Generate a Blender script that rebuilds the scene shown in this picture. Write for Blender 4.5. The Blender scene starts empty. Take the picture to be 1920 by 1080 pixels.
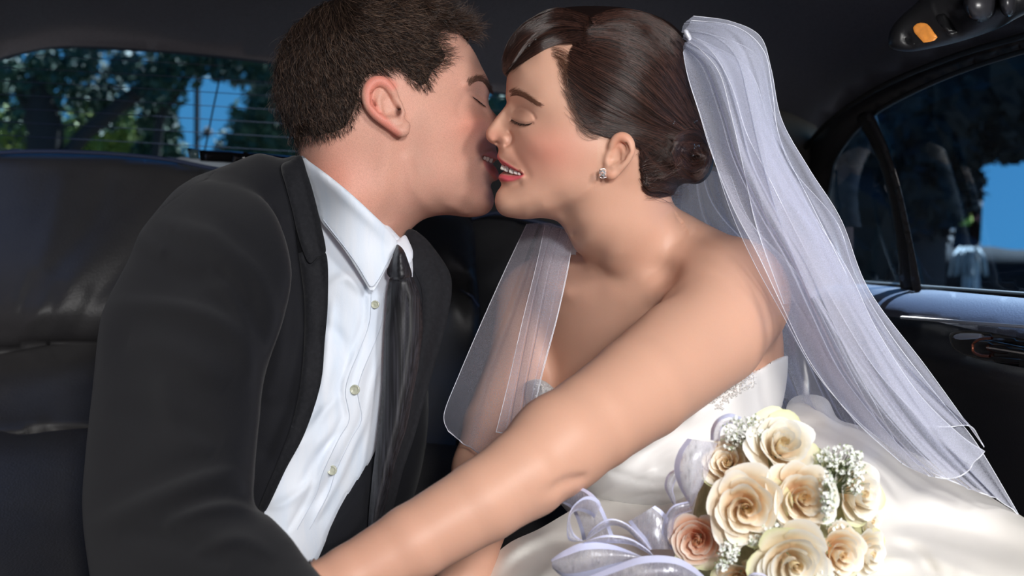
import bpy, math, random
import numpy as np
from mathutils import Vector, Matrix
from mathutils.geometry import delaunay_2d_cdt
random.seed(7)
RNG = np.random.default_rng(7)
SC = bpy.context.scene
COL = SC.collection
F = 2400.0                      # focal length in pixels of a 1920 wide frame

# ---------------------------------------------------------------- camera
cam_data = bpy.data.cameras.new('camera')
cam = bpy.data.objects.new('camera', cam_data)
COL.objects.link(cam)
cam.location = (0, 0, 0)
cam.rotation_euler = (math.radians(90), 0, 0)
cam_data.sensor_width = 36.0
cam_data.lens = F / 1920 * 36.0
cam_data.clip_start = 0.02
cam_data.clip_end = 200
cam_data.dof.use_dof = True
cam_data.dof.focus_distance = 1.22
cam_data.dof.aperture_fstop = 7.0
SC.camera = cam

# ---------------------------------------------------------------- world
world = bpy.data.worlds.new('sky'); SC.world = world
world.use_nodes = True
wn = world.node_tree.nodes; wl = world.node_tree.links
wn.clear()
w_out = wn.new('ShaderNodeOutputWorld'); w_bg = wn.new('ShaderNodeBackground')
w_tc = wn.new('ShaderNodeTexCoord'); w_sep = wn.new('ShaderNodeSeparateXYZ'); w_rmp = wn.new('ShaderNodeValToRGB')
wl.new(w_tc.outputs['Generated'], w_sep.inputs[0]); w_ma = wn.new('ShaderNodeMath'); w_ma.operation = 'MULTIPLY_ADD'; w_ma.inputs[1].default_value = .5; w_ma.inputs[2].default_value = .5
wl.new(w_sep.outputs['Z'], w_ma.inputs[0]); wl.new(w_ma.outputs[0], w_rmp.inputs[0])
w_rmp.color_ramp.elements[0].position = 0.44; w_rmp.color_ramp.elements[0].color = (0.10, 0.12, 0.12, 1)
w_rmp.color_ramp.elements[1].position = 0.475; w_rmp.color_ramp.elements[1].color = (0.17, 0.62, 1.0, 1)
w_e = w_rmp.color_ramp.elements.new(0.85); w_e.color = (0.06, 0.25, 0.75, 1)
wl.new(w_rmp.outputs[0], w_bg.inputs[0]); w_bg.inputs[1].default_value = 0.9
wl.new(w_bg.outputs[0], w_out.inputs[0])

# ---------------------------------------------------------------- sun and lamps
def light(kind, name, loc, target, energy, color, size=0.1, size_y=None):
    d = bpy.data.lights.new(name, kind)
    d.energy = energy; d.color = color
    if kind == 'AREA':
        d.shape = 'RECTANGLE'; d.size = size; d.size_y = size_y or size
    if kind == 'SUN':
        d.angle = size
    o = bpy.data.objects.new(name, d); COL.objects.link(o)
    o.location = loc
    v = Vector(target) - Vector(loc)
    o.rotation_euler = v.to_track_quat('-Z', 'Y').to_euler()
    return o
light('SUN', 'sun', (0.5, 0.9, 1.5), (0, 0, 0), 34.0, (1.0, 0.97, 0.93), 0.01)
light('AREA', 'softbox_key', (0.42, -1.0, 0.52), (0.02, 1.3, 0.0), 46.0, (1.0, 0.975, 0.95), 0.3, 0.3)
light('AREA', 'added_side_light', (0.74, 0.15, 0.40), (0.25, 1.1, -0.2), 11.5, (1.0, 0.98, 0.96), 0.25, 0.25)  # added lamp to brighten bouquet, bodice and veil; no window stands here
light('AREA', 'added_front_fill', (0.15, -1.3, 0.05), (0.0, 1.2, -0.05), 6.0, (0.93, 0.96, 1.0), 0.9, 0.7)  # added fill lamp inside the closed cabin; there is no open door
SC.view_settings.view_transform = 'Standard'
SC.view_settings.look = 'None'
SC.view_settings.exposure = 0.0
SC.view_settings.gamma = 1.0
SC.view_settings.use_curve_mapping = False
SC.cycles.transparent_max_bounces = 32
SC.cycles.max_bounces = 8

# ---------------------------------------------------------------- helpers
def P(px, py, y):
    return Vector(((px - 960) / F * y, y, (540 - py) / F * y))
def Pn(a):                                   # (N,3) array of px,py,depth -> world
    a = np.asarray(a, float); y = a[..., 2]
    return np.stack([(a[..., 0] - 960) / F * y, y, (540 - a[..., 1]) / F * y], -1)
def srgb(r, g, b):
    f = lambda c: (c / 255 / 12.92) if c / 255 <= 0.04045 else ((c / 255 + 0.055) / 1.055) ** 2.4
    return (f(r), f(g), f(b), 1.0)

def mat(name, color, rough=0.5, metallic=0.0, spec=0.5, attr=None, noise=None, bump=None, sheen=0.0,
        subsurf=0.0, sss_radius=(0.012, 0.005, 0.003), coat=0.0, transmission=0.0, emission=None, alpha=None,
        aniso=0.0, streak=None):
    m = bpy.data.materials.new(name); m.use_nodes = True
    nt = m.node_tree; b = nt.nodes['Principled BSDF']
    b.inputs['Base Color'].default_value = color
    b.inputs['Roughness'].default_value = rough
    b.inputs['Metallic'].default_value = metallic
    b.inputs['Specular IOR Level'].default_value = spec
    if aniso: b.inputs['Anisotropic'].default_value = aniso
    if sheen:
        b.inputs['Sheen Weight'].default_value = sheen
        b.inputs['Sheen Roughness'].default_value = 0.5
    if coat:
        b.inputs['Coat Weight'].default_value = coat; b.inputs['Coat Roughness'].default_value = 0.15
    if transmission: b.inputs['Transmission Weight'].default_value = transmission
    if subsurf:
        b.inputs['Subsurface Weight'].default_value = subsurf
        b.inputs['Subsurface Radius'].default_value = sss_radius
        b.inputs['Subsurface Scale'].default_value = 1.0
    if alpha is not None: b.inputs['Alpha'].default_value = alpha
    if emission:
        b.inputs['Emission Color'].default_value = emission[0]; b.inputs['Emission Strength'].default_value = emission[1]
    col_out = None
    if attr:
        a = nt.nodes.new('ShaderNodeAttribute'); a.attribute_name = attr
        col_out = a.outputs['Color']
    tc = nt.nodes.new('ShaderNodeTexCoord')
    def noise_node(scale, detail=3.0, stretch=None):
        n = nt.nodes.new('ShaderNodeTexNoise'); n.inputs['Scale'].default_value = scale; n.inputs['Detail'].default_value = detail
        if stretch:
            mp = nt.nodes.new('ShaderNodeMapping'); mp.inputs['Scale'].default_value = stretch
            nt.links.new(tc.outputs['Object'], mp.inputs[0]); nt.links.new(mp.outputs[0], n.inputs['Vector'])
        else:
            nt.links.new(tc.outputs['Object'], n.inputs['Vector'])
        return n
    for sp in ([noise] if isinstance(noise, tuple) else (noise or [])):   # (scale, color2, amount[, stretch])
        n = noise_node(sp[0], 4.0, sp[3] if len(sp) > 3 else None)
        mr = nt.nodes.new('ShaderNodeMapRange')
        mr.inputs[1].default_value = 0.42; mr.inputs[2].default_value = 0.68
        mr.inputs[3].default_value = 0; mr.inputs[4].default_value = sp[2]
        nt.links.new(n.outputs[0], mr.inputs[0])
        mx = nt.nodes.new('ShaderNodeMix'); mx.data_type = 'RGBA'
        nt.links.new(mr.outputs[0], mx.inputs['Factor'])
        if col_out is not None: nt.links.new(col_out, mx.inputs['A'])
        else: mx.inputs['A'].default_value = color
        mx.inputs['B'].default_value = sp[1]
        col_out = mx.outputs['Result']
    if col_out is not None: nt.links.new(col_out, b.inputs['Base Color'])
    if bump:                                        # list of (scale, strength[, stretch])
        prev = None
        for sp in bump:
            n = noise_node(sp[0], 5.0, sp[2] if len(sp) > 2 else None)
            bp = nt.nodes.new('ShaderNodeBump'); bp.inputs['Strength'].default_value = sp[1]
            bp.inputs['Distance'].default_value = 0.001
            nt.links.new(n.outputs[0], bp.inputs['Height'])
            if prev: nt.links.new(prev.outputs[0], bp.inputs['Normal'])
            prev = bp
        nt.links.new(prev.outputs[0], b.inputs['Normal'])
    return m

def link(name, me, m=None, parent=None, smooth=True):
    o = bpy.data.objects.new(name, me); COL.objects.link(o)
    if m: me.materials.append(m)
    if parent: o.parent = parent
    return o
def mesh_np(name, V, faces, m=None, parent=None, smooth=True, colors=None):
    """faces: (N,3) or (N,4) int array"""
    V = np.ascontiguousarray(V, dtype=np.float32); faces = np.ascontiguousarray(faces, dtype=np.int32)
    if V.ndim == 3: V = V.reshape(-1, 3)
    if parent is not None:
        V = V - np.array(parent_origin(parent), dtype=np.float32)
    me = bpy.data.meshes.new(name); n, k = faces.shape
    me.vertices.add(len(V)); me.vertices.foreach_set('co', V.ravel())
    me.loops.add(n * k); me.loops.foreach_set('vertex_index', faces.ravel())
    me.polygons.add(n); me.polygons.foreach_set('loop_start', np.arange(0, n * k, k, dtype=np.int32))
    me.polygons.foreach_set('use_smooth', np.full(n, bool(smooth)))
    me.update(calc_edges=True); me.validate()
    if colors is not None:
        ca = me.color_attributes.new('Col', 'FLOAT_COLOR', 'POINT')
        c4 = np.ones((len(V), 4), np.float32); c4[:, :3] = colors
        ca.data.foreach_set('color', c4.ravel())
    return link(name, me, m, parent)
ORIGINS = {}
def parent_origin(p):
    o = np.zeros(3)
    while p is not None:
        o = o + np.array(p.location); p = p.parent
    return o
def tag(o, label=None, cat=None, group=None, kind=None):
    if label: o['label'] = label
    if cat: o['category'] = cat
    if group: o['group'] = group
    if kind: o['kind'] = kind
    return o
def empty(name, loc, label=None, cat=None, group=None):
    o = bpy.data.objects.new(name, None); COL.objects.link(o)
    o.location = loc; o.empty_display_size = 0.05
    return tag(o, label, cat, group)

def catmull(pts, step=4.0, closed=True):
    """smooth dense polyline through 2D/ND points"""
    p = np.asarray(pts, float); n = len(p); out = []
    rng = range(n) if closed else range(n - 1)
    for i in rng:
        p0 = p[(i - 1) % n] if closed or i > 0 else p[i]
        p1 = p[i]; p2 = p[(i + 1) % n]
        p3 = p[(i + 2) % n] if closed or i + 2 < n else p2
        L = np.linalg.norm((p2 - p1)[:2]); k = max(1, int(round(L / step)))
        # centripetal-ish: limit tangents
        m1 = (p2 - p0) * 0.5; m2 = (p3 - p1) * 0.5
        for m_ in (m1, m2):
            l = np.linalg.norm(m_); 
            if l > 1.3 * np.linalg.norm(p2 - p1) and l > 0: m_ *= 1.3 * np.linalg.norm(p2 - p1) / l
        t = (np.arange(k) / k)[:, None]
        out.append((2 * t**3 - 3 * t**2 + 1) * p1 + (t**3 - 2 * t**2 + t) * m1 + (-2 * t**3 + 3 * t**2) * p2 + (t**3 - t**2) * m2)
    if not closed: out.append(p[-1:])
    return np.concatenate(out)
def resample(pts, n):
    p = np.asarray(pts, float); s = np.r_[0, np.cumsum(np.linalg.norm(np.diff(p, axis=0), axis=1))]
    t = np.linspace(0, s[-1], n)
    return np.stack([np.interp(t, s, p[:, k]) for k in range(p.shape[1])], 1)

def seg_dist(Q, poly, closed=True):
    """min distance of Q (N,2) to polyline"""
    a = np.asarray(poly, np.float32); b = np.roll(a, -1, 0)
    if not closed: a, b = a[:-1], b[:-1]
    Q = Q.astype(np.float32); out = np.full(len(Q), 1e9, np.float32)
    for i in range(len(a)):
        ab = b[i] - a[i]; l = float(ab @ ab) + 1e-9
        t = np.clip(((Q[:, 0] - a[i, 0]) * ab[0] + (Q[:, 1] - a[i, 1]) * ab[1]) / l, 0, 1)
        d = (Q[:, 0] - a[i, 0] - t * ab[0]) ** 2 + (Q[:, 1] - a[i, 1] - t * ab[1]) ** 2
        np.minimum(out, d, out=out)
    return np.sqrt(out)
def inside(Q, poly):
    a = np.asarray(poly, float); b = np.roll(a, -1, 0); c = np.zeros(len(Q), bool)
    x, y = Q[:, 0], Q[:, 1]
    for i in range(len(a)):
        x1, y1 = a[i]; x2, y2 = b[i]
        if y1 == y2: continue
        m_ = ((y1 > y) != (y2 > y))
        c ^= m_ & (x < (x2 - x1) * (y - y1) / (y2 - y1) + x1)
    return c
def sdist(Q, poly):
    d = seg_dist(Q, poly); return np.where(inside(Q, poly), d, -d)

def rbf(ctrl, vals, reg=1e-6):
    """thin plate through scattered 2D control points -> function"""
    c = np.asarray(ctrl, float) / 100.0; v = np.asarray(vals, float)
    n = len(c)
    d2 = ((c[:, None] - c[None]) ** 2).sum(-1) + 1e-12
    K = 0.5 * d2 * np.log(d2) + reg * np.eye(n)
    Pm = np.c_[np.ones(n), c]
    A = np.block([[K, Pm], [Pm.T, np.zeros((3, 3))]])
    w = np.linalg.solve(A, np.r_[v, np.zeros(3)])
    def f(Q):
        Q = np.asarray(Q, float) / 100.0; out = np.empty(len(Q))
        for s in range(0, len(Q), 20000):
            q = Q[s:s + 20000].astype(np.float32)
            cc = c.astype(np.float32)
            dd = (q[:, :1] - cc[None, :, 0]) ** 2 + (q[:, 1:] - cc[None, :, 1]) ** 2 + 1e-12
            out[s:s + 20000] = (0.5 * dd * np.log(dd)) @ w[:n] + w[n] + q @ w[n + 1:]
        return out
    return f

class Grid:
    """values on a pixel grid with bilinear lookup"""
    def __init__(s, x0, y0, x1, y1, step):
        s.x0, s.y0, s.step = x0, y0, step
        s.nx = int((x1 - x0) / step) + 1; s.ny = int((y1 - y0) / step) + 1
        X, Y = np.meshgrid(x0 + np.arange(s.nx) * step, y0 + np.arange(s.ny) * step)
        s.Q = np.stack([X.ravel(), Y.ravel()], 1)
    def look(s, A, px, py):
        fx = np.clip((px - s.x0) / s.step, 0, s.nx - 1.001); fy = np.clip((py - s.y0) / s.step, 0, s.ny - 1.001)
        ix = fx.astype(np.int32); iy = fy.astype(np.int32); fx = fx - ix; fy = fy - iy
        A = A.ravel(); i = iy * s.nx + ix
        return (A[i] * (1 - fx) + A[i + 1] * fx) * (1 - fy) + (A[i + s.nx] * (1 - fx) + A[i + s.nx + 1] * fx) * fy

class Relief:
    """closed volume given by its outline in the frame, a middle depth and half thickness W (metres)"""
    def __init__(s, outline, ctrl, ymid, step=2.0, bumps=(), smooth_step=4.0, extra=None, pad=30, conn=6.0, fine=None):
        s.outline = catmull(outline, smooth_step)
        x0, y0 = s.outline.min(0) - pad; x1, y1 = s.outline.max(0) + pad
        s.bbox = (x0, y0, x1, y1)
        s.ymid = ymid                                # function (px,py)->depth
        yr = float(np.mean(ymid(s.outline[:, 0], s.outline[:, 1])))
        s.mpp = yr / F
        out = resample(np.r_[s.outline, s.outline[:1]], max(12, int(len(s.outline) * smooth_step / conn)))[:-1]
        nxt = np.roll(out, -1, 0) - np.roll(out, 1, 0); nrm = np.stack([nxt[:, 1], -nxt[:, 0]], 1)
        nrm /= np.linalg.norm(nrm, axis=1)[:, None] + 1e-9
        area = 0.5 * np.sum(out[:, 0] * np.roll(out[:, 1], -1) - np.roll(out[:, 0], -1) * out[:, 1])
        if area < 0: nrm = -nrm
        outer = out[::2] + nrm[::2] * 14
        keep = sdist(outer, s.outline) < -9
        outer = outer[keep]
        c = np.asarray(ctrl, float)
        g = Grid(x0, y0, x1, y1, step)
        fn = rbf(np.r_[out, outer, c[:, :2]], np.r_[np.zeros(len(out)), np.full(len(outer), -14 * s.mpp * 0.07), (c[:, 2] / 1000) ** 2])
        H = fn(g.Q)
        if fine and fine < step:
            g2 = Grid(x0, y0, x1, y1, fine)
            H = g.look(H, g2.Q[:, 0], g2.Q[:, 1]); g = g2
        sd = sdist(g.Q, s.outline)
        H = np.where(sd > 0, np.maximum(H, np.minimum(sd, 3) * s.mpp * 0.012), np.minimum(H, sd * s.mpp * 0.012))
        H = np.where(sd < -10, sd * s.mpp * 0.07, H)
        W = np.sqrt(np.maximum(H, 0))
        s.g = g; s.sd = sd
        mask = np.clip(W / 0.008, 0, 1)
        dW = np.zeros_like(W)
        for b in bumps: dW += bump_eval(b, g.Q)
        W2 = np.maximum(W + dW * mask * 0.001, 0.0005 * (W > 0))
        s.H = np.where(H > 0, W2 ** 2, H)
        if extra is not None: s.H = extra(s, g.Q, s.H)
        h2 = s.H.reshape(g.ny, g.nx)
        Wd = np.sqrt(np.maximum(h2, 0)); r = max(1, int(14 / g.step))
        for ax in (0, 1):
            A = Wd.copy()
            for k in range(-r, r + 1, max(1, r // 5)): A = np.maximum(A, np.roll(Wd, k, ax))
            Wd = A
        s.Wd = Wd
        gy, gx = np.gradient(h2, g.step)
        s.G2 = np.hypot(gx, gy) / s.mpp
    def W(s, px, py):
        return np.sqrt(np.maximum(s.g.look(s.H, px, py), 0))
    def front(s, px, py):
        return s.ymid(px, py) - s.W(px, py)
    def f(s, p):
        y = np.maximum(p[:, 1], 0.05); px = p[:, 0] / y * F + 960; py = 540 - p[:, 2] / y * F
        w = p[:, 1] - s.ymid(px, py)
        H = s.g.look(s.H, px, py); G = s.g.look(s.G2, px, py)
        x0, y0, x1, y1 = s.bbox
        dx = np.maximum(np.maximum(x0 - px, px - x1), 0) + np.maximum(np.maximum(y0 - py, py - y1), 0)
        f = (w * w - H) / np.sqrt(4 * w * w + G * G + 1e-4)
        f = np.where(H > 0, np.maximum(f, np.abs(w) - np.sqrt(np.maximum(H, 0)) - 0.002), f)
        f = np.maximum(f, np.abs(w) - s.g.look(s.Wd, px, py) - 0.001)
        return f + dx * s.mpp
    def aabb(s):
        x0, y0, x1, y1 = s.bbox; pts = []
        Wm = math.sqrt(max(s.H.max(), 1e-6))
        for (a, b) in ((x0, y0), (x1, y0), (x0, y1), (x1, y1), ((x0 + x1) / 2, (y0 + y1) / 2)):
            ym = float(s.ymid(np.array([a]), np.array([b]))[0])
            for d in (-Wm, Wm): pts.append(P(a, b, ym + d))
        pts = np.array(pts); return pts.min(0), pts.max(0)

def bump_eval(b, Q):
    if b[0] == 'g':                                  # ('g', x, y, rx, ry, angle_deg, amp_mm)
        _, x, y, rx, ry, a, amp = b; a = math.radians(a)
        dx, dy = Q[:, 0] - x, Q[:, 1] - y
        u = (dx * math.cos(a) + dy * math.sin(a)) / rx; v = (-dx * math.sin(a) + dy * math.cos(a)) / ry
        return amp * np.exp(-(u * u + v * v))
    if b[0] == 'l':                                  # ('l', pts, width, amp)
        _, pts, wd, amp = b[:4]
        pts = np.asarray(pts, float); out = np.zeros(len(Q))
        lo = pts.min(0) - 3 * wd; hi = pts.max(0) + 3 * wd
        m_ = (Q[:, 0] > lo[0]) & (Q[:, 0] < hi[0]) & (Q[:, 1] > lo[1]) & (Q[:, 1] < hi[1])
        d = seg_dist(Q[m_], catmull(pts, 4, closed=False), closed=False)
        out[m_] = amp * np.exp(-(d / wd) ** 2)
        return out
    if b[0] == 'c': return b[1](Q)
    if b[0] == 'f':                                  # fold that fades out towards its ends
        _, pts, wd, amp = b[:4]
        c = resample(catmull(np.asarray(pts, float), 4, closed=False), 140); out = np.zeros(len(Q)); lo = c.min(0) - 3 * wd; hi = c.max(0) + 3 * wd
        m_ = (Q[:, 0] > lo[0]) & (Q[:, 0] < hi[0]) & (Q[:, 1] > lo[1]) & (Q[:, 1] < hi[1]); q = Q[m_]
        d = (q[:, :1] - c[None, :, 0]) ** 2 + (q[:, 1:] - c[None, :, 1]) ** 2; i = d.argmin(1); tp = np.sin(np.pi * (i + .5) / 140) ** .7
        out[m_] = amp * tp * np.exp(-d[np.arange(len(q)), i] / (wd * (.5 + .5 * tp)) ** 2)
        return out
    if b[0] == 's':                                  # step: one side of an open line raised ('s', pts, width, amp) left side of the line
        _, pts, wd, amp = b[:4]
        c = catmull(np.asarray(pts, float), 4, closed=False)
        out = np.zeros(len(Q)); lo = c.min(0) - 4 * wd; hi = c.max(0) + 4 * wd
        m_ = (Q[:, 0] > lo[0]) & (Q[:, 0] < hi[0]) & (Q[:, 1] > lo[1]) & (Q[:, 1] < hi[1])
        q = Q[m_]
        best = np.full(len(q), 1e9); side = np.ones(len(q)); tp = np.ones(len(q))
        for i in range(len(c) - 1):
            ab = c[i + 1] - c[i]; l = ab @ ab + 1e-9
            t = np.clip(((q - c[i]) @ ab) / l, 0, 1); r = q - c[i] - t[:, None] * ab
            d = np.hypot(r[:, 0], r[:, 1]); k = d < best
            sg = np.sign(ab[0] * r[:, 1] - ab[1] * r[:, 0]); best[k] = d[k]; side[k] = sg[k]
            if len(b) > 4: tp[k] = np.clip(np.sin(np.pi * (i + t[k]) / (len(c) - 1)), 0, 1) ** .7
        x = best / wd; amp = amp * tp
        out[m_] = np.where(side > 0, amp * x * np.exp(0.5 - x * x / 2), -0.35 * amp * x * np.exp(0.5 - x * x / 2))
        return out
    return 0

# ---------- implicit primitives
def smin(a, b, k):
    h = np.maximum(k - np.abs(a - b), 0) / k
    return np.minimum(a, b) - h * h * k * 0.25
def smax(a, b, k): return -smin(-a, -b, k)
class Chain:
    """tapered tube through points given as px,py,depth,radius"""
    def __init__(s, pts, k=0.01, sub=False, world=False):
        s.k, s.sub = k, sub
        s.p = np.asarray([[*(P(a[0], a[1], a[2]) if not world else a[:3]), a[3]] for a in pts], np.float32)
    def aabb(s):
        r = s.p[:, 3:4]; return (s.p[:, :3] - r).min(0), (s.p[:, :3] + r).max(0)
    def f(s, p):
        out = None
        for i in range(len(s.p) - 1):
            a, b = s.p[i], s.p[i + 1]; ab = b[:3] - a[:3]
            pa = p - a[:3]; t = np.clip((pa @ ab) / float(ab @ ab), 0, 1)
            d = np.sqrt(((pa - t[:, None] * ab) ** 2).sum(1)) - (a[3] + t * (b[3] - a[3]))
            out = d if out is None else np.minimum(out, d) if s.k < 0.002 else smin(out, d, 0.004)
        return out
class Ell:
    def __init__(s, c, r, rot=None, k=0.02, sub=False):
        s.c = np.asarray(P(*c), np.float32); s.r = np.asarray(r, np.float32); s.k, s.sub = k, sub
        s.R = np.asarray(Matrix.Identity(3) if rot is None else rot, np.float32)
    def aabb(s):
        m_ = float(max(s.r)); return s.c - m_, s.c + m_
    def f(s, p):
        q = (p - s.c) @ s.R
        k0 = np.sqrt(((q / s.r) ** 2).sum(1)); k1 = np.sqrt(((q / s.r ** 2) ** 2).sum(1)) + 1e-9
        return k0 * (k0 - 1) / k1
class Shape:
    """Relief wrapped with blending"""
    def __init__(s, rel, k=0.02, sub=False): s.rel, s.k, s.sub = rel, k, sub
    def aabb(s): return s.rel.aabb()
    def f(s, p): return s.rel.f(p)
class Ridge:
    """raised (or sunk) line on whatever is there: points px,py,depth; width and height in metres"""
    def __init__(s, pts, width, amp):
        s.p = np.asarray([list(P(*a)) for a in pts], np.float32); s.w, s.amp = width, amp
    def aabb(s): return s.p.min(0) - 3 * s.w, s.p.max(0) + 3 * s.w
    def apply(s, p, f):
        best = None
        for i in range(len(s.p) - 1):
            a, b = s.p[i], s.p[i + 1]; ab = b - a; pa = p - a
            t = np.clip((pa @ ab) / float(ab @ ab), 0, 1)
            d = ((pa - t[:, None] * ab) ** 2).sum(1); best = d if best is None else np.minimum(best, d)
        return f - s.amp * np.exp(-best / s.w ** 2)
class Cut:
    """keeps only what lies inside a polygon seen from the photographer's place"""
    def __init__(s, poly, bbox, y0, y1, step=2.0, k=.002):
        s.g = Grid(*bbox, step); s.A = sdist(s.g.Q, catmull(poly, 5)); s.k = k; s.b = bbox; s.y0, s.y1 = y0, y1
    def aabb(s):
        pts = np.array([P(a, b, y) for a in (s.b[0], s.b[2]) for b in (s.b[1], s.b[3]) for y in (s.y0, s.y1)])
        return pts.min(0), pts.max(0)
    def apply(s, p, f):
        y = p[:, 1]; px = p[:, 0] / y * F + 960; py = 540 - p[:, 2] / y * F
        return smax(f, -s.g.look(s.A, px, py) * y / F, s.k)
class Grow:
    """another primitive made thicker"""
    def __init__(s, q, d, k=.01): s.q, s.d, s.k, s.sub = q, d, k, False
    def aabb(s):
        lo, hi = s.q.aabb(); return lo - s.d, hi + s.d
    def f(s, p): return s.q.f(p) - s.d
class PxBump:
    """relief drawn in the frame, acting on the surface near a given depth range"""
    def __init__(s, bumps, bbox, y0, y1, step=2.0):
        s.g = Grid(*bbox, step); s.A = sum(bump_eval(b, s.g.Q) for b in bumps) * 0.001; s.y0, s.y1 = y0, y1; s.b = bbox
        e = np.minimum.reduce([s.g.Q[:, 0] - bbox[0], bbox[2] - s.g.Q[:, 0], s.g.Q[:, 1] - bbox[1], bbox[3] - s.g.Q[:, 1]])
        s.A = s.A * np.clip(e / 20, 0, 1)
    def aabb(s):
        pts = np.array([P(a, b, y) for a in (s.b[0], s.b[2]) for b in (s.b[1], s.b[3]) for y in (s.y0, s.y1)])
        return pts.min(0), pts.max(0)
    def apply(s, p, f):
        y = p[:, 1]; px = p[:, 0] / y * F + 960; py = 540 - p[:, 2] / y * F
        ok = (y > s.y0) & (y < s.y1) & (px > s.b[0]) & (px < s.b[2]) & (py > s.b[1]) & (py < s.b[3])
        return f - np.where(ok, s.g.look(s.A, px, py), 0)

class Body:
    def __init__(s, prims): s.prims = prims; s.bb = [q.aabb() for q in prims]
    def f(s, p):
        p = p.astype(np.float32); out = np.full(len(p), 0.06, np.float32)
        for q, (lo, hi) in zip(s.prims, s.bb):
            m_ = 0.045 if not hasattr(q, 'apply') else 0.0
            idx = np.nonzero(((p > lo - m_) & (p < hi + m_)).all(1))[0]
            if not len(idx): continue
            pp = p[idx]
            if hasattr(q, 'apply'): out[idx] = q.apply(pp, out[idx])
            elif q.sub: out[idx] = smax(out[idx], -q.f(pp), q.k)
            else: out[idx] = smin(out[idx], q.f(pp), q.k)
        return out
    def bounds(s):
        a = [b for b, q in zip(s.bb, s.prims) if not hasattr(q, 'apply') and not q.sub]
        return np.min([x[0] for x in a], 0) - 0.01, np.max([x[1] for x in a], 0) + 0.01

def surface_net(body, h, clip=None, dilate=False):
    lo, hi = body.bounds()
    if clip: lo = np.maximum(lo, clip[0]); hi = np.minimum(hi, clip[1])
    B = 8; bs = B * h
    nb = np.ceil((hi - lo) / bs).astype(int)
    ii = np.stack(np.meshgrid(*[np.arange(n) for n in nb], indexing='ij'), -1).reshape(-1, 3)
    cen = lo + (ii + 0.5) * bs
    fc = body.f(cen)
    ii = ii[np.abs(fc) < bs * 0.87 * 1.9 + 0.008]
    if dilate:
        ii = np.unique(np.concatenate([ii] + [np.clip(ii + d, 0, nb - 1) for d in np.array([[1,0,0],[-1,0,0],[0,1,0],[0,-1,0],[0,0,1],[0,0,-1]])]), axis=0)
    off = np.stack(np.meshgrid(*[np.arange(B + 1)] * 3, indexing='ij'), -1).reshape(-1, 3)
    N = nb * B + 2
    key = lambda c: (c[..., 0].astype(np.int64) * N[1] + c[..., 1]) * N[2] + c[..., 2]
    cells_k, cells_p, quads = [], [], []
    corner = np.array([[a, b, c] for a in (0, 1) for b in (0, 1) for c in (0, 1)])
    CH = 400
    qlist = []
    for st in range(0, len(ii), CH):
        blk = ii[st:st + CH]
        G = (blk[:, None] * B + off[None])           # global point ids
        vals = body.f((lo + G.reshape(-1, 3) * h)).reshape(len(blk), B + 1, B + 1, B + 1)
        # cells
        c = np.stack([vals[:, a:a + B, b:b + B, d:d + B] for a, b, d in corner], -1)
        sg = c < 0; mix = sg.any(-1) & ~sg.all(-1)
        bi, x, y, z = np.nonzero(mix)
        cv = c[bi, x, y, z]; s_ = np.zeros((len(bi), 3)); cnt = np.zeros(len(bi))
        for e0 in range(8):
            for ax in range(3):
                if corner[e0][ax] == 0:
                    e1 = e0 | (4 >> ax)
                    v0, v1 = cv[:, e0], cv[:, e1]; m_ = (v0 < 0) != (v1 < 0)
                    t = np.where(m_, v0 / np.where(m_, v0 - v1, 1), 0)
                    pos = corner[e0] + t[:, None] * (corner[e1] - corner[e0])
                    s_ += pos * m_[:, None]; cnt += m_
        g = blk[bi] * B + np.stack([x, y, z], 1)
        cells_k.append(key(g)); cells_p.append(lo + (g + s_ / cnt[:, None]) * h)
        for ax in range(3):
            sl0 = [slice(0, B)] * 3; sl1 = list(sl0); sl1[ax] = slice(1, B + 1)
            v0 = vals[(slice(None), *sl0)] < 0; v1 = vals[(slice(None), *sl1)] < 0
            bi, x, y, z = np.nonzero(v0 != v1)
            g = blk[bi] * B + np.stack([x, y, z], 1)
            o1, o2 = np.eye(3, dtype=int)[(ax + 1) % 3], np.eye(3, dtype=int)[(ax + 2) % 3]
            q = np.stack([key(g), key(g - o1), key(g - o1 - o2), key(g - o2)], 1)
            fl = ~v0[bi, x, y, z]
            q[fl] = q[fl][:, ::-1]
            qlist.append(q)
    K = np.concatenate(cells_k); V = np.concatenate(cells_p); Q = np.concatenate(qlist)
    o = np.argsort(K); K, V = K[o], V[o]
    j = np.searchsorted(K, Q); j = np.clip(j, 0, len(K) - 1)
    ok = (K[j] == Q).all(1)
    return V, j[ok]
def subdiv(V, Q):
    E = np.concatenate([Q[:, [i, (i + 1) % 4]] for i in range(4)]); E.sort(1)
    k = E[:, 0].astype(np.int64) * len(V) + E[:, 1]
    u, inv = np.unique(k, return_inverse=True)
    em = (V[u // len(V)] + V[u % len(V)]) / 2
    n = len(Q); ei = inv.reshape(4, n).T + len(V)
    fc = V[Q].mean(1); fi = np.arange(n) + len(V) + len(u)
    V2 = np.concatenate([V, em, fc])
    Q2 = np.concatenate([np.stack([Q[:, i], ei[:, i], fi, ei[:, i - 1]], 1) for i in range(4)])
    return V2, Q2
def project(body, V, it=2, e=0.0006, lim=0.002):
    for _ in range(it):
        f0 = body.f(V); g = np.stack([body.f(V + np.eye(3)[a] * e) - f0 for a in range(3)], 1) / e
        n2 = np.maximum((g * g).sum(1), 0.15)
        st = -(f0 / n2)[:, None] * g
        l = np.linalg.norm(st, axis=1); st *= np.minimum(1, lim / np.maximum(l, 1e-9))[:, None]
        V = V + st
    return V
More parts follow.
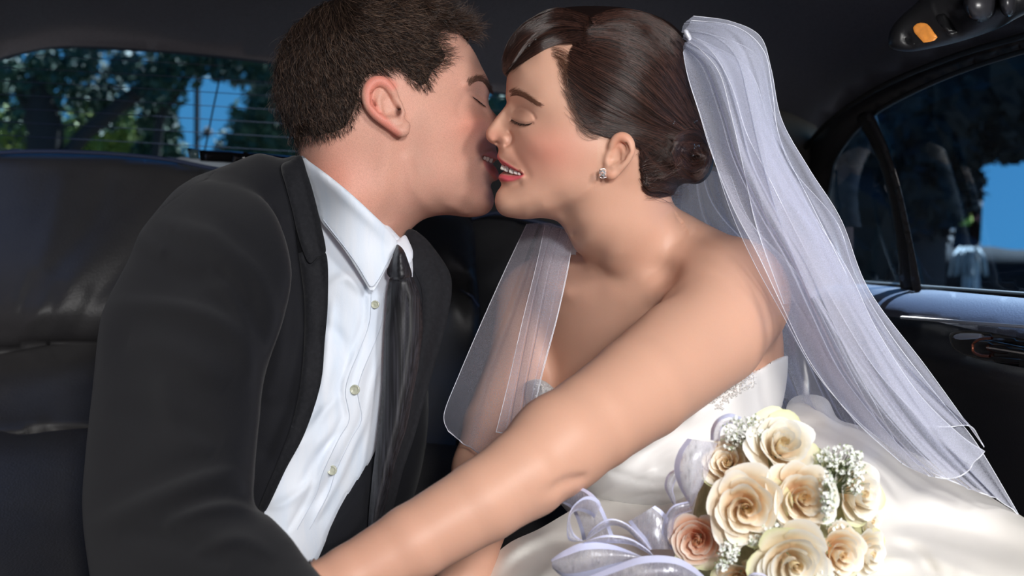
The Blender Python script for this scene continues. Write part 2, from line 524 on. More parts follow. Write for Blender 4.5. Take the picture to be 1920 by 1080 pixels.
def relax(V, Q, it=1, lam=0.4):
    for _ in range(it):
        acc = np.zeros_like(V); cnt = np.zeros(len(V))
        for i in range(4):
            for d in (1, 3):
                for ax in range(3): acc[:, ax] += np.bincount(Q[:, i], V[Q[:, (i + d) % 4], ax], len(V))
                cnt += np.bincount(Q[:, i], minlength=len(V))
        V = V + lam * (acc / np.maximum(cnt, 1)[:, None] - V)
    return V
def px_of(V):
    return V[:, 0] / V[:, 1] * F + 960, 540 - V[:, 2] / V[:, 1] * F

def subdiv_sel(V, Q, mask):
    """split only the chosen quads; returns also which vertices may move"""
    S, R_ = Q[mask], Q[~mask]; n0 = len(V)
    key = lambda A: np.sort(np.concatenate([A[:, [i, (i + 1) % 4]] for i in range(4)]), 1) @ np.array([n0, 1], dtype=np.int64)
    ks = key(S); u, inv = np.unique(ks, return_inverse=True); em = (V[u // n0] + V[u % n0]) / 2
    n = len(S); ei = inv.reshape(4, n).T + n0; fc = V[S].mean(1); fi = np.arange(n) + n0 + len(u)
    V2 = np.concatenate([V, em, fc])
    Q2 = np.concatenate([R_] + [np.stack([S[:, i], ei[:, i], fi, ei[:, i - 1]], 1) for i in range(4)])
    free = np.ones(len(V2), bool); free[:n0] = False; free[S.ravel()] = True
    free[R_.ravel()] = False
    free[n0:n0 + len(u)] = ~np.isin(u, key(R_)) if len(R_) else True
    return V2, Q2, free
def build_body(name, body, h, sub, m, parent, paint=None, clip=None, relax_it=0, fine=(), soften=()):
    V, Q = surface_net(body, h, clip)
    V = relax(V, Q, 1, 0.5)
    V = project(body, V, 1, lim=h)
    for _ in range(sub):
        V, Q = subdiv(V, Q); V = project(body, V, 2, lim=h)
    for region in fine:
        c = V[Q].mean(1); px, py = px_of(c); mk = np.zeros(len(Q), bool)
        for (x0, y0, x1, y1, dm) in region: mk |= (px > x0) & (px < x1) & (py > y0) & (py < y1) & (c[:, 1] < dm)
        V, Q, free = subdiv_sel(V, Q, mk); idx = np.nonzero(free)[0]; V[idx] = project(body, V[idx], 2, lim=h)
    for (x0, y0, x1, y1, dm, its) in soften:
        px, py = px_of(V); w = np.clip(np.minimum.reduce([px - x0, x1 - px, py - y0, y1 - py]) / 15, 0, 1) * (V[:, 1] < dm)
        sel = (w[Q] > 0).any(1); Qs = Q[sel]; u, inv = np.unique(Qs, return_inverse=True); Vs = V[u].copy(); qs = inv.reshape(Qs.shape); ws = w[u][:, None]
        for _ in range(its): Vs = Vs + ws * (relax(Vs, qs, 1, .6) - Vs)
        V[u] = Vs
    if relax_it: V = relax(V, Q, relax_it, 0.5)
    col = paint(V) if paint else None
    return mesh_np(name, V, Q, m, parent, colors=col), V, Q

# ---------- strands
def strands(name, paths, r0, r1, m, parent, sides=3, colors=None):
    """paths (N,K,3) world; r0,r1 radius at root and tip"""
    paths = np.asarray(paths, float); N, K, _ = paths.shape
    t = np.gradient(paths, axis=1); t /= np.linalg.norm(t, axis=2, keepdims=True) + 1e-12
    ref = np.array([0.31, -0.9, 0.29]); a = np.cross(t, ref); a /= np.linalg.norm(a, axis=2, keepdims=True) + 1e-9
    b = np.cross(t, a)
    r = (np.linspace(0, 1, K)[None, :, None] * (np.asarray(r1) - np.asarray(r0)) + np.asarray(r0)) * np.ones((N, 1, 1))
    ang = np.arange(sides) * 2 * math.pi / sides
    V = paths[:, :, None] + r[:, :, None] * (np.cos(ang)[None, None, :, None] * a[:, :, None] + np.sin(ang)[None, None, :, None] * b[:, :, None])
    base = (np.arange(N)[:, None, None] * K + np.arange(K - 1)[None, :, None]) * sides
    j = np.arange(sides)[None, None]; j2 = (j + 1) % sides
    Fq = np.stack([base + j, base + j2, base + sides + j2, base + sides + j], -1).reshape(-1, 4)
    col = None
    if colors is not None: col = np.repeat(colors, K * sides, 0)
    return mesh_np(name, V.reshape(-1, 3), Fq, m, parent, colors=col)

def tube(name, pts, r, m, parent, sides=8, world=False, step=None):
    """one tube through px,py,depth points"""
    w = np.asarray(pts, float) if world else Pn(pts)
    w = catmull(w * 1000, step or 4.0, closed=False) / 1000
    return strands(name, w[None], r, r, m, parent, sides)

# ---------- sheets: outline + depth function -> closed thin solid
def sheet(name, outline, depth, m, parent=None, thick=0.003, step=10.0, round_w=0.004, closed_smooth=True, smooth_step=6.0, hole=None):
    out = catmull(outline, smooth_step) if closed_smooth else np.concatenate(
        [np.linspace(a, b, max(2, int(np.hypot(*(np.subtract(b, a))) / smooth_step)), endpoint=False) for a, b in zip(outline, list(outline[1:]) + [outline[0]])])
    x0, y0 = out.min(0); x1, y1 = out.max(0)
    X, Y = np.meshgrid(np.arange(x0, x1, step), np.arange(y0, y1, step)); X[1::2] += step / 2
    Q = np.stack([X.ravel(), Y.ravel()], 1)
    Q = Q[sdist(Q, out) > step * 0.55]
    n = len(out)
    pts = np.r_[out, Q]
    vs, es, fs, ov, oe, of = delaunay_2d_cdt([Vector(p) for p in pts], [(i, (i + 1) % n) for i in range(n)], [], 1, 1e-5)
    pts2 = np.array([[v.x, v.y] for v in vs]); fs = np.array([f for f in fs if len(f) == 3])
    d = seg_dist(pts2, out)
    y = depth(pts2[:, 0], pts2[:, 1])
    rw = round_w / (np.mean(y) / F)
    drop = 1 - np.sqrt(np.clip(1 - (1 - np.clip(d / max(rw, 1e-6), 0, 1)) ** 2, 0, 1))
    yf = y + drop * thick * 0.5; yb = y + thick - drop * thick * 0.5
    Vf = Pn(np.c_[pts2, yf]); Vb = Pn(np.c_[pts2, yb])
    n2 = len(pts2)
    a = (pts2[fs[:, 1]] - pts2[fs[:, 0]]); b = (pts2[fs[:, 2]] - pts2[fs[:, 0]])
    flip = (a[:, 0] * b[:, 1] - a[:, 1] * b[:, 0]) > 0
    fs = np.where(flip[:, None], fs[:, ::-1], fs)
    # boundary edges
    E = np.concatenate([fs[:, [0, 1]], fs[:, [1, 2]], fs[:, [2, 0]]]); k = np.sort(E, 1); kk = k[:, 0].astype(np.int64) * n2 + k[:, 1]
    u, inv, cnt = np.unique(kk, return_inverse=True, return_counts=True)
    be = E[cnt[inv] == 1]
    side = np.r_[np.stack([be[:, 1], be[:, 0], be[:, 0] + n2], 1), np.stack([be[:, 1], be[:, 0] + n2, be[:, 1] + n2], 1)]
    faces = np.r_[fs, fs[:, ::-1] + n2, side]
    return mesh_np(name, np.r_[Vf, Vb], faces, m, parent)
def depth_fn(ctrl, bumps=()):
    c = np.asarray(ctrl, float); f = rbf(c[:, :2], c[:, 2])
    def g(px, py):
        Q = np.stack([np.asarray(px, float), np.asarray(py, float)], 1)
        y = f(Q)
        for b in bumps: y = y - bump_eval(b, Q) * 0.001
        return y
    return g
def const(v): return lambda px, py: np.full(np.shape(px), float(v))
def plane(px0, y0, sx, sy=0.0, py0=300):     # depth changing linearly over the frame
    return lambda px, py: y0 + (np.asarray(px) - px0) * sx + (np.asarray(py) - py0) * sy
def grid_faces(nu, nv, close_u=False):
    i = np.arange(nu if close_u else nu - 1)[:, None]; j = np.arange(nv - 1)[None]
    i2 = (i + 1) % nu
    return np.stack([i * nv + j, i * nv + j + 1, i2 * nv + j + 1, i2 * nv + j], -1).reshape(-1, 4)
# ================================================================ CAR CABIN AND OUTDOORS
HEADLINER = mat('headliner_cloth', srgb(82,79,83), rough=0.95, spec=0.15, noise=(260, srgb(66,63,68), 0.5), bump=[(900, 0.6)])
TRIMP = mat('trim_plastic', srgb(50,48,50), rough=0.42, spec=0.35, bump=[(700, 0.15)])
RUBBER = mat('black_rubber', srgb(14,14,15), rough=0.5, spec=0.3)
LEATHER = mat('black_leather', srgb(60,59,60), rough=0.42, spec=0.38, noise=(30, srgb(54,53,55), 0.5), bump=[(420, 0.5), (90, 0.35), (12, 0.5)])
LEATHER_D = mat('door_leather', srgb(62,68,86), rough=0.34, spec=0.6, bump=[(500, 0.45), (40, 0.2)])
DOORM = mat('door_panel_vinyl', srgb(30,30,33), rough=0.6, spec=0.35, bump=[(500, 0.3)])
PIPING = mat('blue_grey_piping', srgb(44,54,80), rough=0.4)
BEIGE = mat('pillar_cloth', srgb(92,86,80), rough=0.95, spec=0.1, bump=[(900, 0.4)])
CHROME = mat('chrome', (0.8, 0.82, 0.85, 1), rough=0.12, metallic=1.0)
BRUSHED = mat('brushed_metal', (.75,.8,.86,1), rough=.42, metallic=.9)
DARKG = mat('dark_gloss', srgb(10,10,12), rough=0.12, spec=0.6)
FOAM = mat('grey_foam', srgb(150,160,170), rough=0.9, bump=[(300, 0.8)])
def glass_mat(name, tint, refl=0.10):
    m = bpy.data.materials.new(name); m.use_nodes = True; nt = m.node_tree; nt.nodes.clear()
    o = nt.nodes.new('ShaderNodeOutputMaterial'); t = nt.nodes.new('ShaderNodeBsdfTransparent'); g = nt.nodes.new('ShaderNodeBsdfGlossy')
    mx = nt.nodes.new('ShaderNodeMixShader'); fr = nt.nodes.new('ShaderNodeMath'); fr.operation = 'POWER'; fr.inputs[1].default_value = 5.0; lw = nt.nodes.new('ShaderNodeLayerWeight'); nt.links.new(lw.outputs['Facing'], fr.inputs[0])
    t.inputs[0].default_value = tint; g.inputs['Roughness'].default_value = 0.02; g.inputs[0].default_value = (refl*8,)*3 + (1,)
    mr = nt.nodes.new('ShaderNodeMapRange'); mr.inputs[3].default_value = .04; mr.inputs[4].default_value = .5; nt.links.new(fr.outputs[0], mr.inputs[0]); nt.links.new(mr.outputs[0], mx.inputs[0])
    nt.links.new(t.outputs[0], mx.inputs[1]); nt.links.new(g.outputs[0], mx.inputs[2])
    nt.links.new(mx.outputs[0], o.inputs[0]); return m
TINT = glass_mat('tinted_glass', (0.62, 0.72, 0.80, 1), .02)
TINT2 = glass_mat('dark_tinted_glass', (0.62, 0.74, 0.86, 1), .05)

def box(name, lo, hi, m, parent=None):
    lo, hi = np.array(lo, float), np.array(hi, float)
    V = np.array([[x, y, z] for x in (lo[0], hi[0]) for y in (lo[1], hi[1]) for z in (lo[2], hi[2])])
    Q = np.array([[0,1,3,2],[4,6,7,5],[0,4,5,1],[2,3,7,6],[0,2,6,4],[1,5,7,3]])
    return mesh_np(name, V, Q, m, parent, smooth=False)
# unseen closed cabin around the photographer, added to keep sky light out
for nm, lo, hi in (('floor', (-1.15,-1.7,-.86), (.86,2.7,-.82)), ('wall_left', (-1.19,-1.7,-.86), (-1.15,2.7,.62)), ('wall_front', (-1.15,-1.74,-.86), (.86,-1.7,.62)),
                   ('ceiling', (-1.15,-1.7,.58), (.86,1.3,.62))):
    tag(box(nm, lo, hi, HEADLINER), kind='structure')
# side wall right in front of the rear door
tag(box('wall_right', (.80,-1.7,-.86), (.86,1.15,.62), HEADLINER), kind='structure')

tag(box('wall_right', (.565,1.0,-.86), (.80,1.17,.62), HEADLINER), kind='structure')  # unseen partition, added to stop outside light beside the door
tag(box('wall_back', (-1.15,2.10,-.86), (.56,2.14,.10), HEADLINER), kind='structure')
# headliner seen in the frame
ceil_d = depth_fn([(-80,120,2.10),(0,112,2.12),(130,88,2.14),(380,105,2.14),(700,145,2.16),(960,180,2.18),(1300,240,2.24),(1500,300,2.42),(1560,218,2.22),(1650,155,1.93),(1790,100,1.62),(1930,60,1.38),(2050,30,1.22),
                   (-80,-60,1.72),(500,-60,1.72),(960,-60,1.72),(1400,-60,1.72),(1800,-60,1.45),(2050,-60,1.2),(0,-300,1.22),(960,-300,1.22),(1600,-300,1.2),(2050,-300,1.0)])
tag(sheet('ceiling', [(-90,126),(0,114),(60,98),(130,91),(250,96),(380,106),(520,122),(700,146),(960,181),(1200,222),(1400,262),(1495,305),(1512,282),(1560,222),(1650,160),(1780,105),(1920,64),(2060,28),
     (2060,-310),(960,-310),(-90,-310)], ceil_d, HEADLINER, thick=.02, step=26, round_w=.004, smooth_step=12), kind='structure')
tag(sheet('trim_1', [(1210,190),(1300,196),(1400,200),(1500,200),(1535,212),(1552,226),(1530,262),(1560,420),(1640,600),(1440,620),(1230,560),(1180,400),(1190,260)], plane(1200, 1.99, .0009), BEIGE, thick=.03, step=22), kind='structure')
rear_d = plane(0, 2.06, .00012)
# wall around the rear window: left stub
tag(sheet('wall_back', [(-140,60),(-60,140),(-10,118),(-4,290),(-20,700),(-400,700),(-400,60)], const(2.12), HEADLINER, thick=.02, step=40, closed_smooth=False, smooth_step=20), kind='structure')

# rear window with heating wires
win = sheet('window_1', [(-60,150),(-20,116),(60,94),(130,86),(250,91),(380,101),(520,117),(700,141),(960,176),(1200,217),(1420,262),(1420,480),(900,430),(400,345),(-60,330)], rear_d, TINT, thick=.004, step=40, smooth_step=14)
tag(win, kind='structure')
WIRE = mat('heating_wire', srgb(26,30,50), rough=0.4, metallic=0.3)
for k in range(9):
    y0 = 100 + k * 25.5
    pts = [(x, y0 + 0.055 * x + 0.00001 * (x - 200) ** 2 * (1 if k < 4 else .6), float(rear_d(x, 0)) - .006) for x in range(-60 if k else 60, 1300, 60)]
    pts = [p for p in pts if p[1] > 88 + .09 * p[0] - 4]
    tube('heating_wire', pts, .0007, WIRE, win, 4, step=60)

# parcel shelf behind the seats
tag(sheet('trim_2', [(-60,300),(400,325),(560,340),(700,300),(960,262),(1420,480),(1420,560),(960,520),(400,420),(-60,400)], lambda px, py: 2.0 - (py - 300) * .0, DOORM, thick=.03, step=40, closed_smooth=False, smooth_step=20), kind='structure')

# rear bench: left seat back, middle, right
seat = empty('rear_seat', P(300, 1000, 1.8), 'black leather rear bench with stitched top edge behind the couple', 'car seat')
sb_d = depth_fn([(-100,290,1.93),(100,288,1.93),(300,302,1.93),(500,335,1.93),(700,372,1.93),(-100,400,1.88),(200,400,1.87),(500,450,1.87),(700,450,1.87),(-100,560,1.79),(150,560,1.79),(400,580,1.80),(700,600,1.8),(-100,640,1.80),(200,640,1.81),(600,650,1.82)],
   [('l',[(300,360),(210,450),(120,540),(60,600)],26,5),('l',[(370,400),(260,480),(170,560),(130,620)],22,-5),('l',[(120,340),(90,450),(30,560)],20,4),('l',[(200,330),(170,420),(110,500)],18,-4),
    ('l',[(60,520),(40,600)],10,-4),('l',[(110,540),(85,610)],9,-4),('l',[(160,550),(130,612)],9,3),('g',60,590,120,30,0,10)])
sheet('seat_back', [(-100,291),(-20,288),(60,285),(140,286),(230,291),(320,301),(400,317),(520,336),(700,372),(790,390),(790,640),(600,655),(300,652),(120,645),(-100,640)], sb_d, LEATHER, seat, thick=.08, step=11, round_w=.02)
tube('piping', [(x, y - 1, 1.932) for x, y in [(-100,291),(-20,288),(60,285),(140,286),(230,291),(320,301),(400,317),(520,336),(700,372),(790,390)]], .0035, PIPING, seat, 8, step=20)
low_d = depth_fn([(-100,640,1.84),(300,650,1.84),(800,660,1.84),(-100,760,1.80),(400,760,1.80),(800,760,1.8),(-100,812,1.70),(80,812,1.72),(400,800,1.78),(800,812,1.8),(-100,860,1.66),(60,850,1.68),(500,860,1.72),(800,860,1.7)],
   [('l',[(-60,735),(60,720),(160,690)],16,4),('l',[(-40,800),(40,803),(70,795)],12,8)])
sheet('lumbar_panel', [(-100,606),(100,612),(300,620),(800,636),(800,860),(300,840),(120,812),(60,822),(-100,830)], low_d, LEATHER, seat, thick=.06, step=14, round_w=.012)
cush_d = depth_fn([(-100,800,1.64),(300,800,1.64),(900,850,1.6),(-100,960,1.45),(500,960,1.5),(1000,960,1.5),(-100,1120,1.25),(500,1120,1.35),(1200,1120,1.4)],
   [('l',[(-50,900),(60,880),(160,860)],30,8),('l',[(-50,990),(100,960),(200,950)],22,-8)])
sheet('seat_cushion', [(-100,822),(40,815),(120,806),(250,800),(800,830),(1200,900),(1250,1200),(-100,1200)], cush_d, LEATHER, seat, thick=.08, step=20, round_w=.03)
mid_d = depth_fn([(700,400,1.80),(800,395,1.78),(860,410,1.78),(890,450,1.76),(885,520,1.70),(800,480,1.72),(780,560,1.72),(860,560,1.76),(800,700,1.70),(900,700,1.75),(760,900,1.62),(860,900,1.68),(960,900,1.7),(770,1000,1.55),(900,1050,1.55)],
   [('l',[(845,470),(870,500),(892,528)],14,9),('l',[(835,530),(865,548),(898,565)],7,-8),('l',[(770,920),(810,900),(860,890)],10,6),('l',[(750,955),(800,945)],9,5)])
sheet('middle_seat_back', [(680,380),(760,385),(850,398),(878,408),(890,440),(893,500),(898,560),(912,640),(930,760),(960,900),(980,1100),(660,1100),(660,700)], mid_d, LEATHER, seat, thick=.08, step=10, round_w=.018)
tube('seam', [(835,527,1.745),(860,540,1.745),(885,556,1.745),(897,575,1.75)], .0022, PIPING, seat, 6, step=10)
sheet('right_seat_back', [(840,420),(930,402),(990,414),(1100,440),(1300,480),(1480,520),(1500,620),(1520,1150),(860,1150),(850,700),(845,540)], depth_fn([(890,420,1.86),(1100,430,1.86),(1480,530,1.9),(900,700,1.75),(1300,700,1.75),(1500,1100,1.6),(960,1100,1.6)], [('l',[(900,520),(960,480),(1010,440)],20,5)]), LEATHER, seat, thick=.08, step=18, round_w=.02)
tube('piping', [(885,409,1.865),(930,399,1.865),(990,412,1.865),(1100,438,1.865),(1300,478,1.865),(1480,518,1.9)], .0035, PIPING, seat, 8, step=20)

# brake light box on the shelf and radio antenna
bl = empty('brake_light', P(440, 315, 1.99), 'glossy black brake light box on grey foam behind the seat top', 'brake light')
sheet('housing', [(374,281),(430,283),(540,292),(640,300),(640,322),(540,318),(420,304),(376,303)], const(1.955), DARKG, bl, thick=.03, step=10, round_w=.004, closed_smooth=False)
sheet('end_cap', [(352,277),(374,279),(374,302),(354,298)], const(1.965), mat('smoky_plastic', srgb(60,80,84), rough=.25), bl, thick=.03, step=6, round_w=.003, closed_smooth=False)
sheet('foam_pad', [(328,300),(338,294),(370,296),(430,302),(470,306),(470,325),(330,318)], const(1.962), FOAM, bl, thick=.04, step=6, round_w=.008)
tag(box('trim_3', (-1.1, 2.36, .04), (.45, 3.3, .10), mat('black_car_paint', srgb(16,17,20), rough=.15, coat=.5)), kind='structure')
an = tube('antenna', [(412,146,2.45),(398,212,2.45),(384,282,2.45),(347,444,2.45)], .0016, RUBBER, None, 6)
tag(an, 'thin dark car antenna rising outside the rear window left of the man', 'antenna')

# ---- right side: door seen along its length (plane x = 0.55)
DX = .55
def door_d(off=0.0): return lambda px, py: (DX - off) * F / (np.maximum(np.asarray(px, float), 1300) - 960)
frame = [(1497,300),(1515,268),(1560,222),(1650,163),(1780,108),(1920,66),(2080,22),(2080,62),(1920,98),(1790,140),(1700,180),(1636,216),(1590,262),(1562,310),(1552,370),(1562,440),(1590,530),(1612,600),(1560,600),(1520,420)]
door = tag(sheet('door_1', frame, door_d(.02), TRIMP, thick=.04, step=12, round_w=.006, smooth_step=8), kind='structure')
tube('weather_strip', [(x, y, float(door_d(.03)(x, y))) for x, y in [(1502,292),(1515,270),(1560,223),(1650,164),(1780,109),(1920,67),(2080,23)]], .004, RUBBER, door, 6, step=30)
tube('inner_seal', [(x, y, float(door_d(.028)(x, y))) for x, y in [(2080,60),(1920,96),(1790,138),(1700,178),(1638,214),(1590,262),(1562,310),(1552,370),(1562,440),(1590,528)]], .0035, RUBBER, door, 6, step=30)
sheet('divider_bar', [(1606,222),(1634,212),(1660,270),(1684,350),(1702,430),(1716,500),(1722,545),(1690,545),(1684,480),(1672,400),(1655,330),(1632,270)], door_d(.03), RUBBER, door, thick=.03, step=8, round_w=.006)
sheet('divider_trim', [(1620,214),(1634,210),(1662,270),(1688,350),(1706,430),(1720,500),(1727,545),(1712,545),(1702,470),(1686,390),(1668,320),(1645,262)], door_d(.037), TRIMP, door, thick=.01, step=6, round_w=.003)
win2 = tag(sheet('window_2', [(1530,300),(1580,240),(1640,205),(1720,520),(1722,560),(1590,560)], door_d(-.01), TINT2, thick=.004, step=30, closed_smooth=False, smooth_step=12), kind='structure')
win3 = tag(sheet('window_3', [(1632,200),(1700,160),(1800,120),(1920,80),(2080,40),(2080,610),(1925,570),(1720,550)], door_d(-.014), TINT2, thick=.004, step=30, closed_smooth=False, smooth_step=12), kind='structure')
# sill bolster, lower panel, bright line, handle
def sill_profile(px, py):
    top = 534 + (px - 1620) * .072; bot = 586 + (px - 1620) * .19
    t = np.clip((py - top) / (bot - top), -.2, 1.3)
    return t
sill_d = lambda px, py: (DX - .012 - .075 * np.sqrt(np.clip(1 - (1 - np.clip(sill_profile(px, py), 0, 1) * 1.0) ** 2, 0, 1))) * F / (np.maximum(px, 1400) - 960)
sheet('sill_bolster', [(1480,528),(1620,531),(1720,541),(1920,559),(2080,574),(2080,680),(1920,640),(1760,604),(1620,588),(1490,570)], sill_d, LEATHER_D, door, thick=.02, step=8, round_w=.002, closed_smooth=False)
tube('window_seal', [(x, 531 + (x - 1600) * .078, float(door_d(.012)(x, 0))) for x in range(1480, 2080, 40)], .005, RUBBER, door, 6, step=40)
pan_d = lambda px, py: (DX - .075 - .018 * np.exp(-((py - (640 + (px - 1620) * .25)) / 22) ** 2) + .01 * np.clip((py - 660) / 200, 0, 1)) * F / (np.maximum(px, 1400) - 960)
sheet('door_panel', [(1480,568),(1620,588),(1760,604),(1920,640),(2080,678),(2080,1250),(1500,1250)], pan_d, DOORM, door, thick=.02, step=16, round_w=.002, closed_smooth=False)
tube('chrome_strip', [(x, 596 + (x - 1700) * .075, float(door_d(.094)(x, 0))) for x in range(1690, 2080, 30)], .0018, BRUSHED, door, 6, step=30)
hd = door_d(.105)
sheet('handle_bezel', [(1780,628),(1800,620),(1850,622),(1920,634),(2000,646),(2000,700),(1920,690),(1830,672),(1790,655)], door_d(.096), DARKG, door, thick=.006, step=8, round_w=.003)
sheet('door_handle', [(1822,646),(1840,636),(1920,650),(2020,664),(2020,690),(1920,676),(1836,664)], hd, DARKG, door, thick=.012, step=6, round_w=.004)
sheet('handle_highlight_patch', [(1786,632),(1800,625),(1840,626),(1846,633),(1800,637)], door_d(.106), BRUSHED, door, thick=.004, step=4, round_w=.002)  # bright metal patch shaped as the highlight on the handle bezel
tube('handle_rim', [(x, y, float(door_d(.112)(x, 0))) for x, y in [(1860,634),(1838,636),(1824,645),(1824,658),(1836,666),(1856,668)]], .0014, mat('copper_brown_rim', srgb(150,90,70), rough=.25, metallic=.8), door, 6, step=6)
tube('stitching', [(x, 650 + (x - 1840) * .16, float(door_d(.117)(x, 0))) for x in range(1850, 2060, 20)], .0008, mat('grey_thread', srgb(110,105,100), rough=.8), door, 4, step=20)

# ---- overhead console on the headliner
oc = empty('overhead_console', P(1800, 20, 1.30), 'black overhead console with lit amber lamp lens on the headliner', 'console')
oc_d = lambda px, py: 1.40 + 0 * px - (px - 1700) * .00035
ocr = Relief([(1668,88),(1668,60),(1685,35),(1715,8),(1760,-30),(1960,-60),(1960,0),(1900,38),(1860,58),(1800,78),(1740,92),(1700,97)],
   [(1720,50,16),(1760,30,22),(1800,10,24),(1850,0,26),(1900,-20,24),(1700,70,14)], oc_d, step=3, pad=25,
   bumps=[('g',1703,74,7,11,-30,-4),('g',1786,40,10,22,-30,-5),('l',[(1745,5),(1752,30),(1778,62),(1788,70)],4,2.0),('g',1835,14,34,26,0,14),('g',1885,5,17,24,0,12)])
hb = Body([Shape(ocr, k=.005)])
hV, hQ = surface_net(hb, .003); hV = project(hb, relax(hV, hQ, 1), 1, lim=.003)
mesh_np('housing', hV, hQ, mat('console_plastic', srgb(30,30,32), rough=.38, spec=.4, bump=[(800,.2)]), oc)
fr_ = lambda e: (lambda px, py: ocr.front(px, py) - e)
AMBER = mat('amber_lens', srgb(230,150,70), rough=.25, emission=(srgb(225,140,60), .32), noise=(120, srgb(170,110,60), .5), bump=[(150, .6)])
sheet('amber_lens', [(1712,52),(1720,44),(1733,43),(1742,48),(1752,62),(1758,70),(1752,76),(1732,80),(1728,76),(1714,60)], fr_(.003), AMBER, oc, thick=.004, step=4, round_w=.002)
SWM = mat('switch_plastic', srgb(24,24,26), rough=.3)
sheet('rocker_switch', [(1752,32),(1764,25),(1774,26),(1796,58),(1800,62),(1786,66),(1774,62)], fr_(.002), SWM, oc, thick=.006, step=4, round_w=.003)
sheet('push_button', [(1694,68),(1702,66),(1717,82),(1718,86),(1702,86),(1694,76)], fr_(.001), SWM, oc, thick=.005, step=4, round_w=.002)
for c, r in (((1838,8),(32,34)), ((1890,4),(17,28))):
    ring = [(c[0] + r[0] * math.cos(a), c[1] + r[1] * math.sin(a)) for a in np.linspace(0, 2 * math.pi, 24, endpoint=False)]
    cx, cy, rr = c[0], c[1], r
    sheet('reading_lamp_cover', ring, lambda px, py, cx=cx, cy=cy, rr=rr: 1.345 - (cx - 1700) * .00035 - .018 * np.sqrt(np.clip(1 - ((px - cx) / rr[0]) ** 2 - ((py - cy) / rr[1]) ** 2, 0, 1)), mat('grey_plastic', srgb(46,46,50), rough=.3), oc, thick=.02, step=6, round_w=.003)

# ---- outdoors
BARK = mat('bark', srgb(52,44,38), rough=.9)
def leaves(name, centers, rad, n, size, m, parent, flat=1.0, seed=1, core=.6):
    r = np.random.default_rng(seed); C_ = np.asarray(centers, float)
    i = r.integers(0, len(C_), n); d = r.normal(size=(n, 3)); d /= np.linalg.norm(d, axis=1)[:, None]
    p = C_[i, :3] + d * (r.random((n, 1)) ** .5) * (C_[i, 3:4] * rad) * np.array([1, 1, flat])
    a = r.normal(size=(n, 3)); a /= np.linalg.norm(a, axis=1)[:, None]; b = np.cross(a, r.normal(size=(n, 3))); b /= np.linalg.norm(b, axis=1)[:, None]
    s = size * r.uniform(.6, 1.3, (n, 1))
    V = np.stack([p - a * s, p - b * s * .45, p + a * s, p + b * s * .45], 1).reshape(-1, 3)
    Qf = np.arange(n * 4).reshape(-1, 4)
    cv, cq = cores(C_, core); Qf = np.r_[Qf, cq + len(V)]; V = np.r_[V, cv]
    o = mesh_np(name, V, Qf, m, parent, smooth=False)
    return tag(o, kind='stuff')
def leafmat(name, c1, c2): return mat(name, c1, rough=.6, noise=(1.4, c2, .9), spec=.3)
LF1 = leafmat('dark_leaves', srgb(44,66,58), srgb(74,98,64)); LF2 = leafmat('yellow_green_leaves', srgb(92,112,50), srgb(150,152,60))
LF3 = leafmat('blackish_leaves', srgb(14,22,22), srgb(24,34,30)); LFP = leafmat('pale_fronds', srgb(150,160,165), srgb(110,125,120))  # near-black green leaves, and pale grey fronds
def ground_py(d): return 540 + 1.3 / d * F
def cores(C_, k=.62):
    V, Q = [], []
    for j, c in enumerate(C_):
        nu, nv = 10, 7; n0 = len(V)
        for a in range(nu):
            for b in range(nv):
                th, ph = 2 * math.pi * a / nu, math.pi * b / (nv - 1); r = c[3] * k * (1 + .22 * math.sin(5 * th + j) * math.sin(3 * ph))
                V.append([c[0] + r * math.cos(th) * math.sin(ph), c[1] + r * math.sin(th) * math.sin(ph), c[2] + r * math.cos(ph)])
        Q += [[n0 + q for q in f] for f in grid_faces(nu, nv, True).tolist()]
    return np.array(V), np.array(Q)
def tree(label, base, blobs, trunk, n, size, m, seed, group=None, core=.6):
    t = empty('tree', P(base[0], ground_py(base[2]), base[2]), label, 'tree', group)
    b0 = trunk[0][0][0]; tube('trunk', [(b0[0], ground_py(b0[2]) + 5, b0[2]), b0], trunk[0][1], BARK, t, 7, step=800)
    for tr in trunk: tube('trunk', tr[0], tr[1], BARK, t, 7, step=400)
    C_ = [[*P(b[0], b[1], b[2]), b[3]] for b in blobs]
    leaves('foliage', C_, 1.0, n, size, m, t, seed=seed, core=core); return t
tree('big dark leafy tree seen through the left of the rear window', (90,420,9), [(10,140,9,.36),(90,135,9,.30),(150,115,9,.30),(235,125,9,.28),(300,150,9,.24),(350,110,9,.2),(-60,170,9,.6),(80,200,9.3,.3),(190,185,9.3,.26),(478,128,9,.2),(420,112,9,.16),(290,200,9.4,.2),(530,140,9,.22)],
     [([(70,420,9),(85,250,9),(60,150,9)],.13), ([(95,330,9),(160,250,9),(250,180,9),(340,110,9)],.055), ([(290,300,9.1),(300,220,9.1),(360,130,9.1),(400,90,9.1)],.035)], 4600, .04, LF1, 3, core=.4)
tree('yellow green bush seen low through the rear window', (200,380,11), [(150,260,11,.33),(215,240,11,.33),(240,285,11,.3),(110,290,11,.3),(190,290,11,.35),(20,250,11,.3),(180,200,11.2,.2)], [([(200,400,11),(200,260,11)],.06)], 3800, .04, LF2, 5)
tree('dark cone shaped evergreen left of the antenna', (300,420,10), [(300,225,10,.14),(300,250,10,.18),(302,280,10,.2),(300,310,10,.22),(285,300,9.9,.18)], [([(300,420,10),(300,230,10)],.05)], 3200, .035, LF1, 6)
tree('broad dark evergreen seen just left of the man', (490,420,10), [(470,250,10,.25),(500,210,10,.25),(520,270,10,.3),(450,290,10,.22),(560,230,10,.3),(600,280,10,.35),(500,170,10,.16),(950,210,10,.3),(1000,260,10,.4)], [([(500,420,10),(500,200,10)],.08)], 4200, .04, LF1, 8)
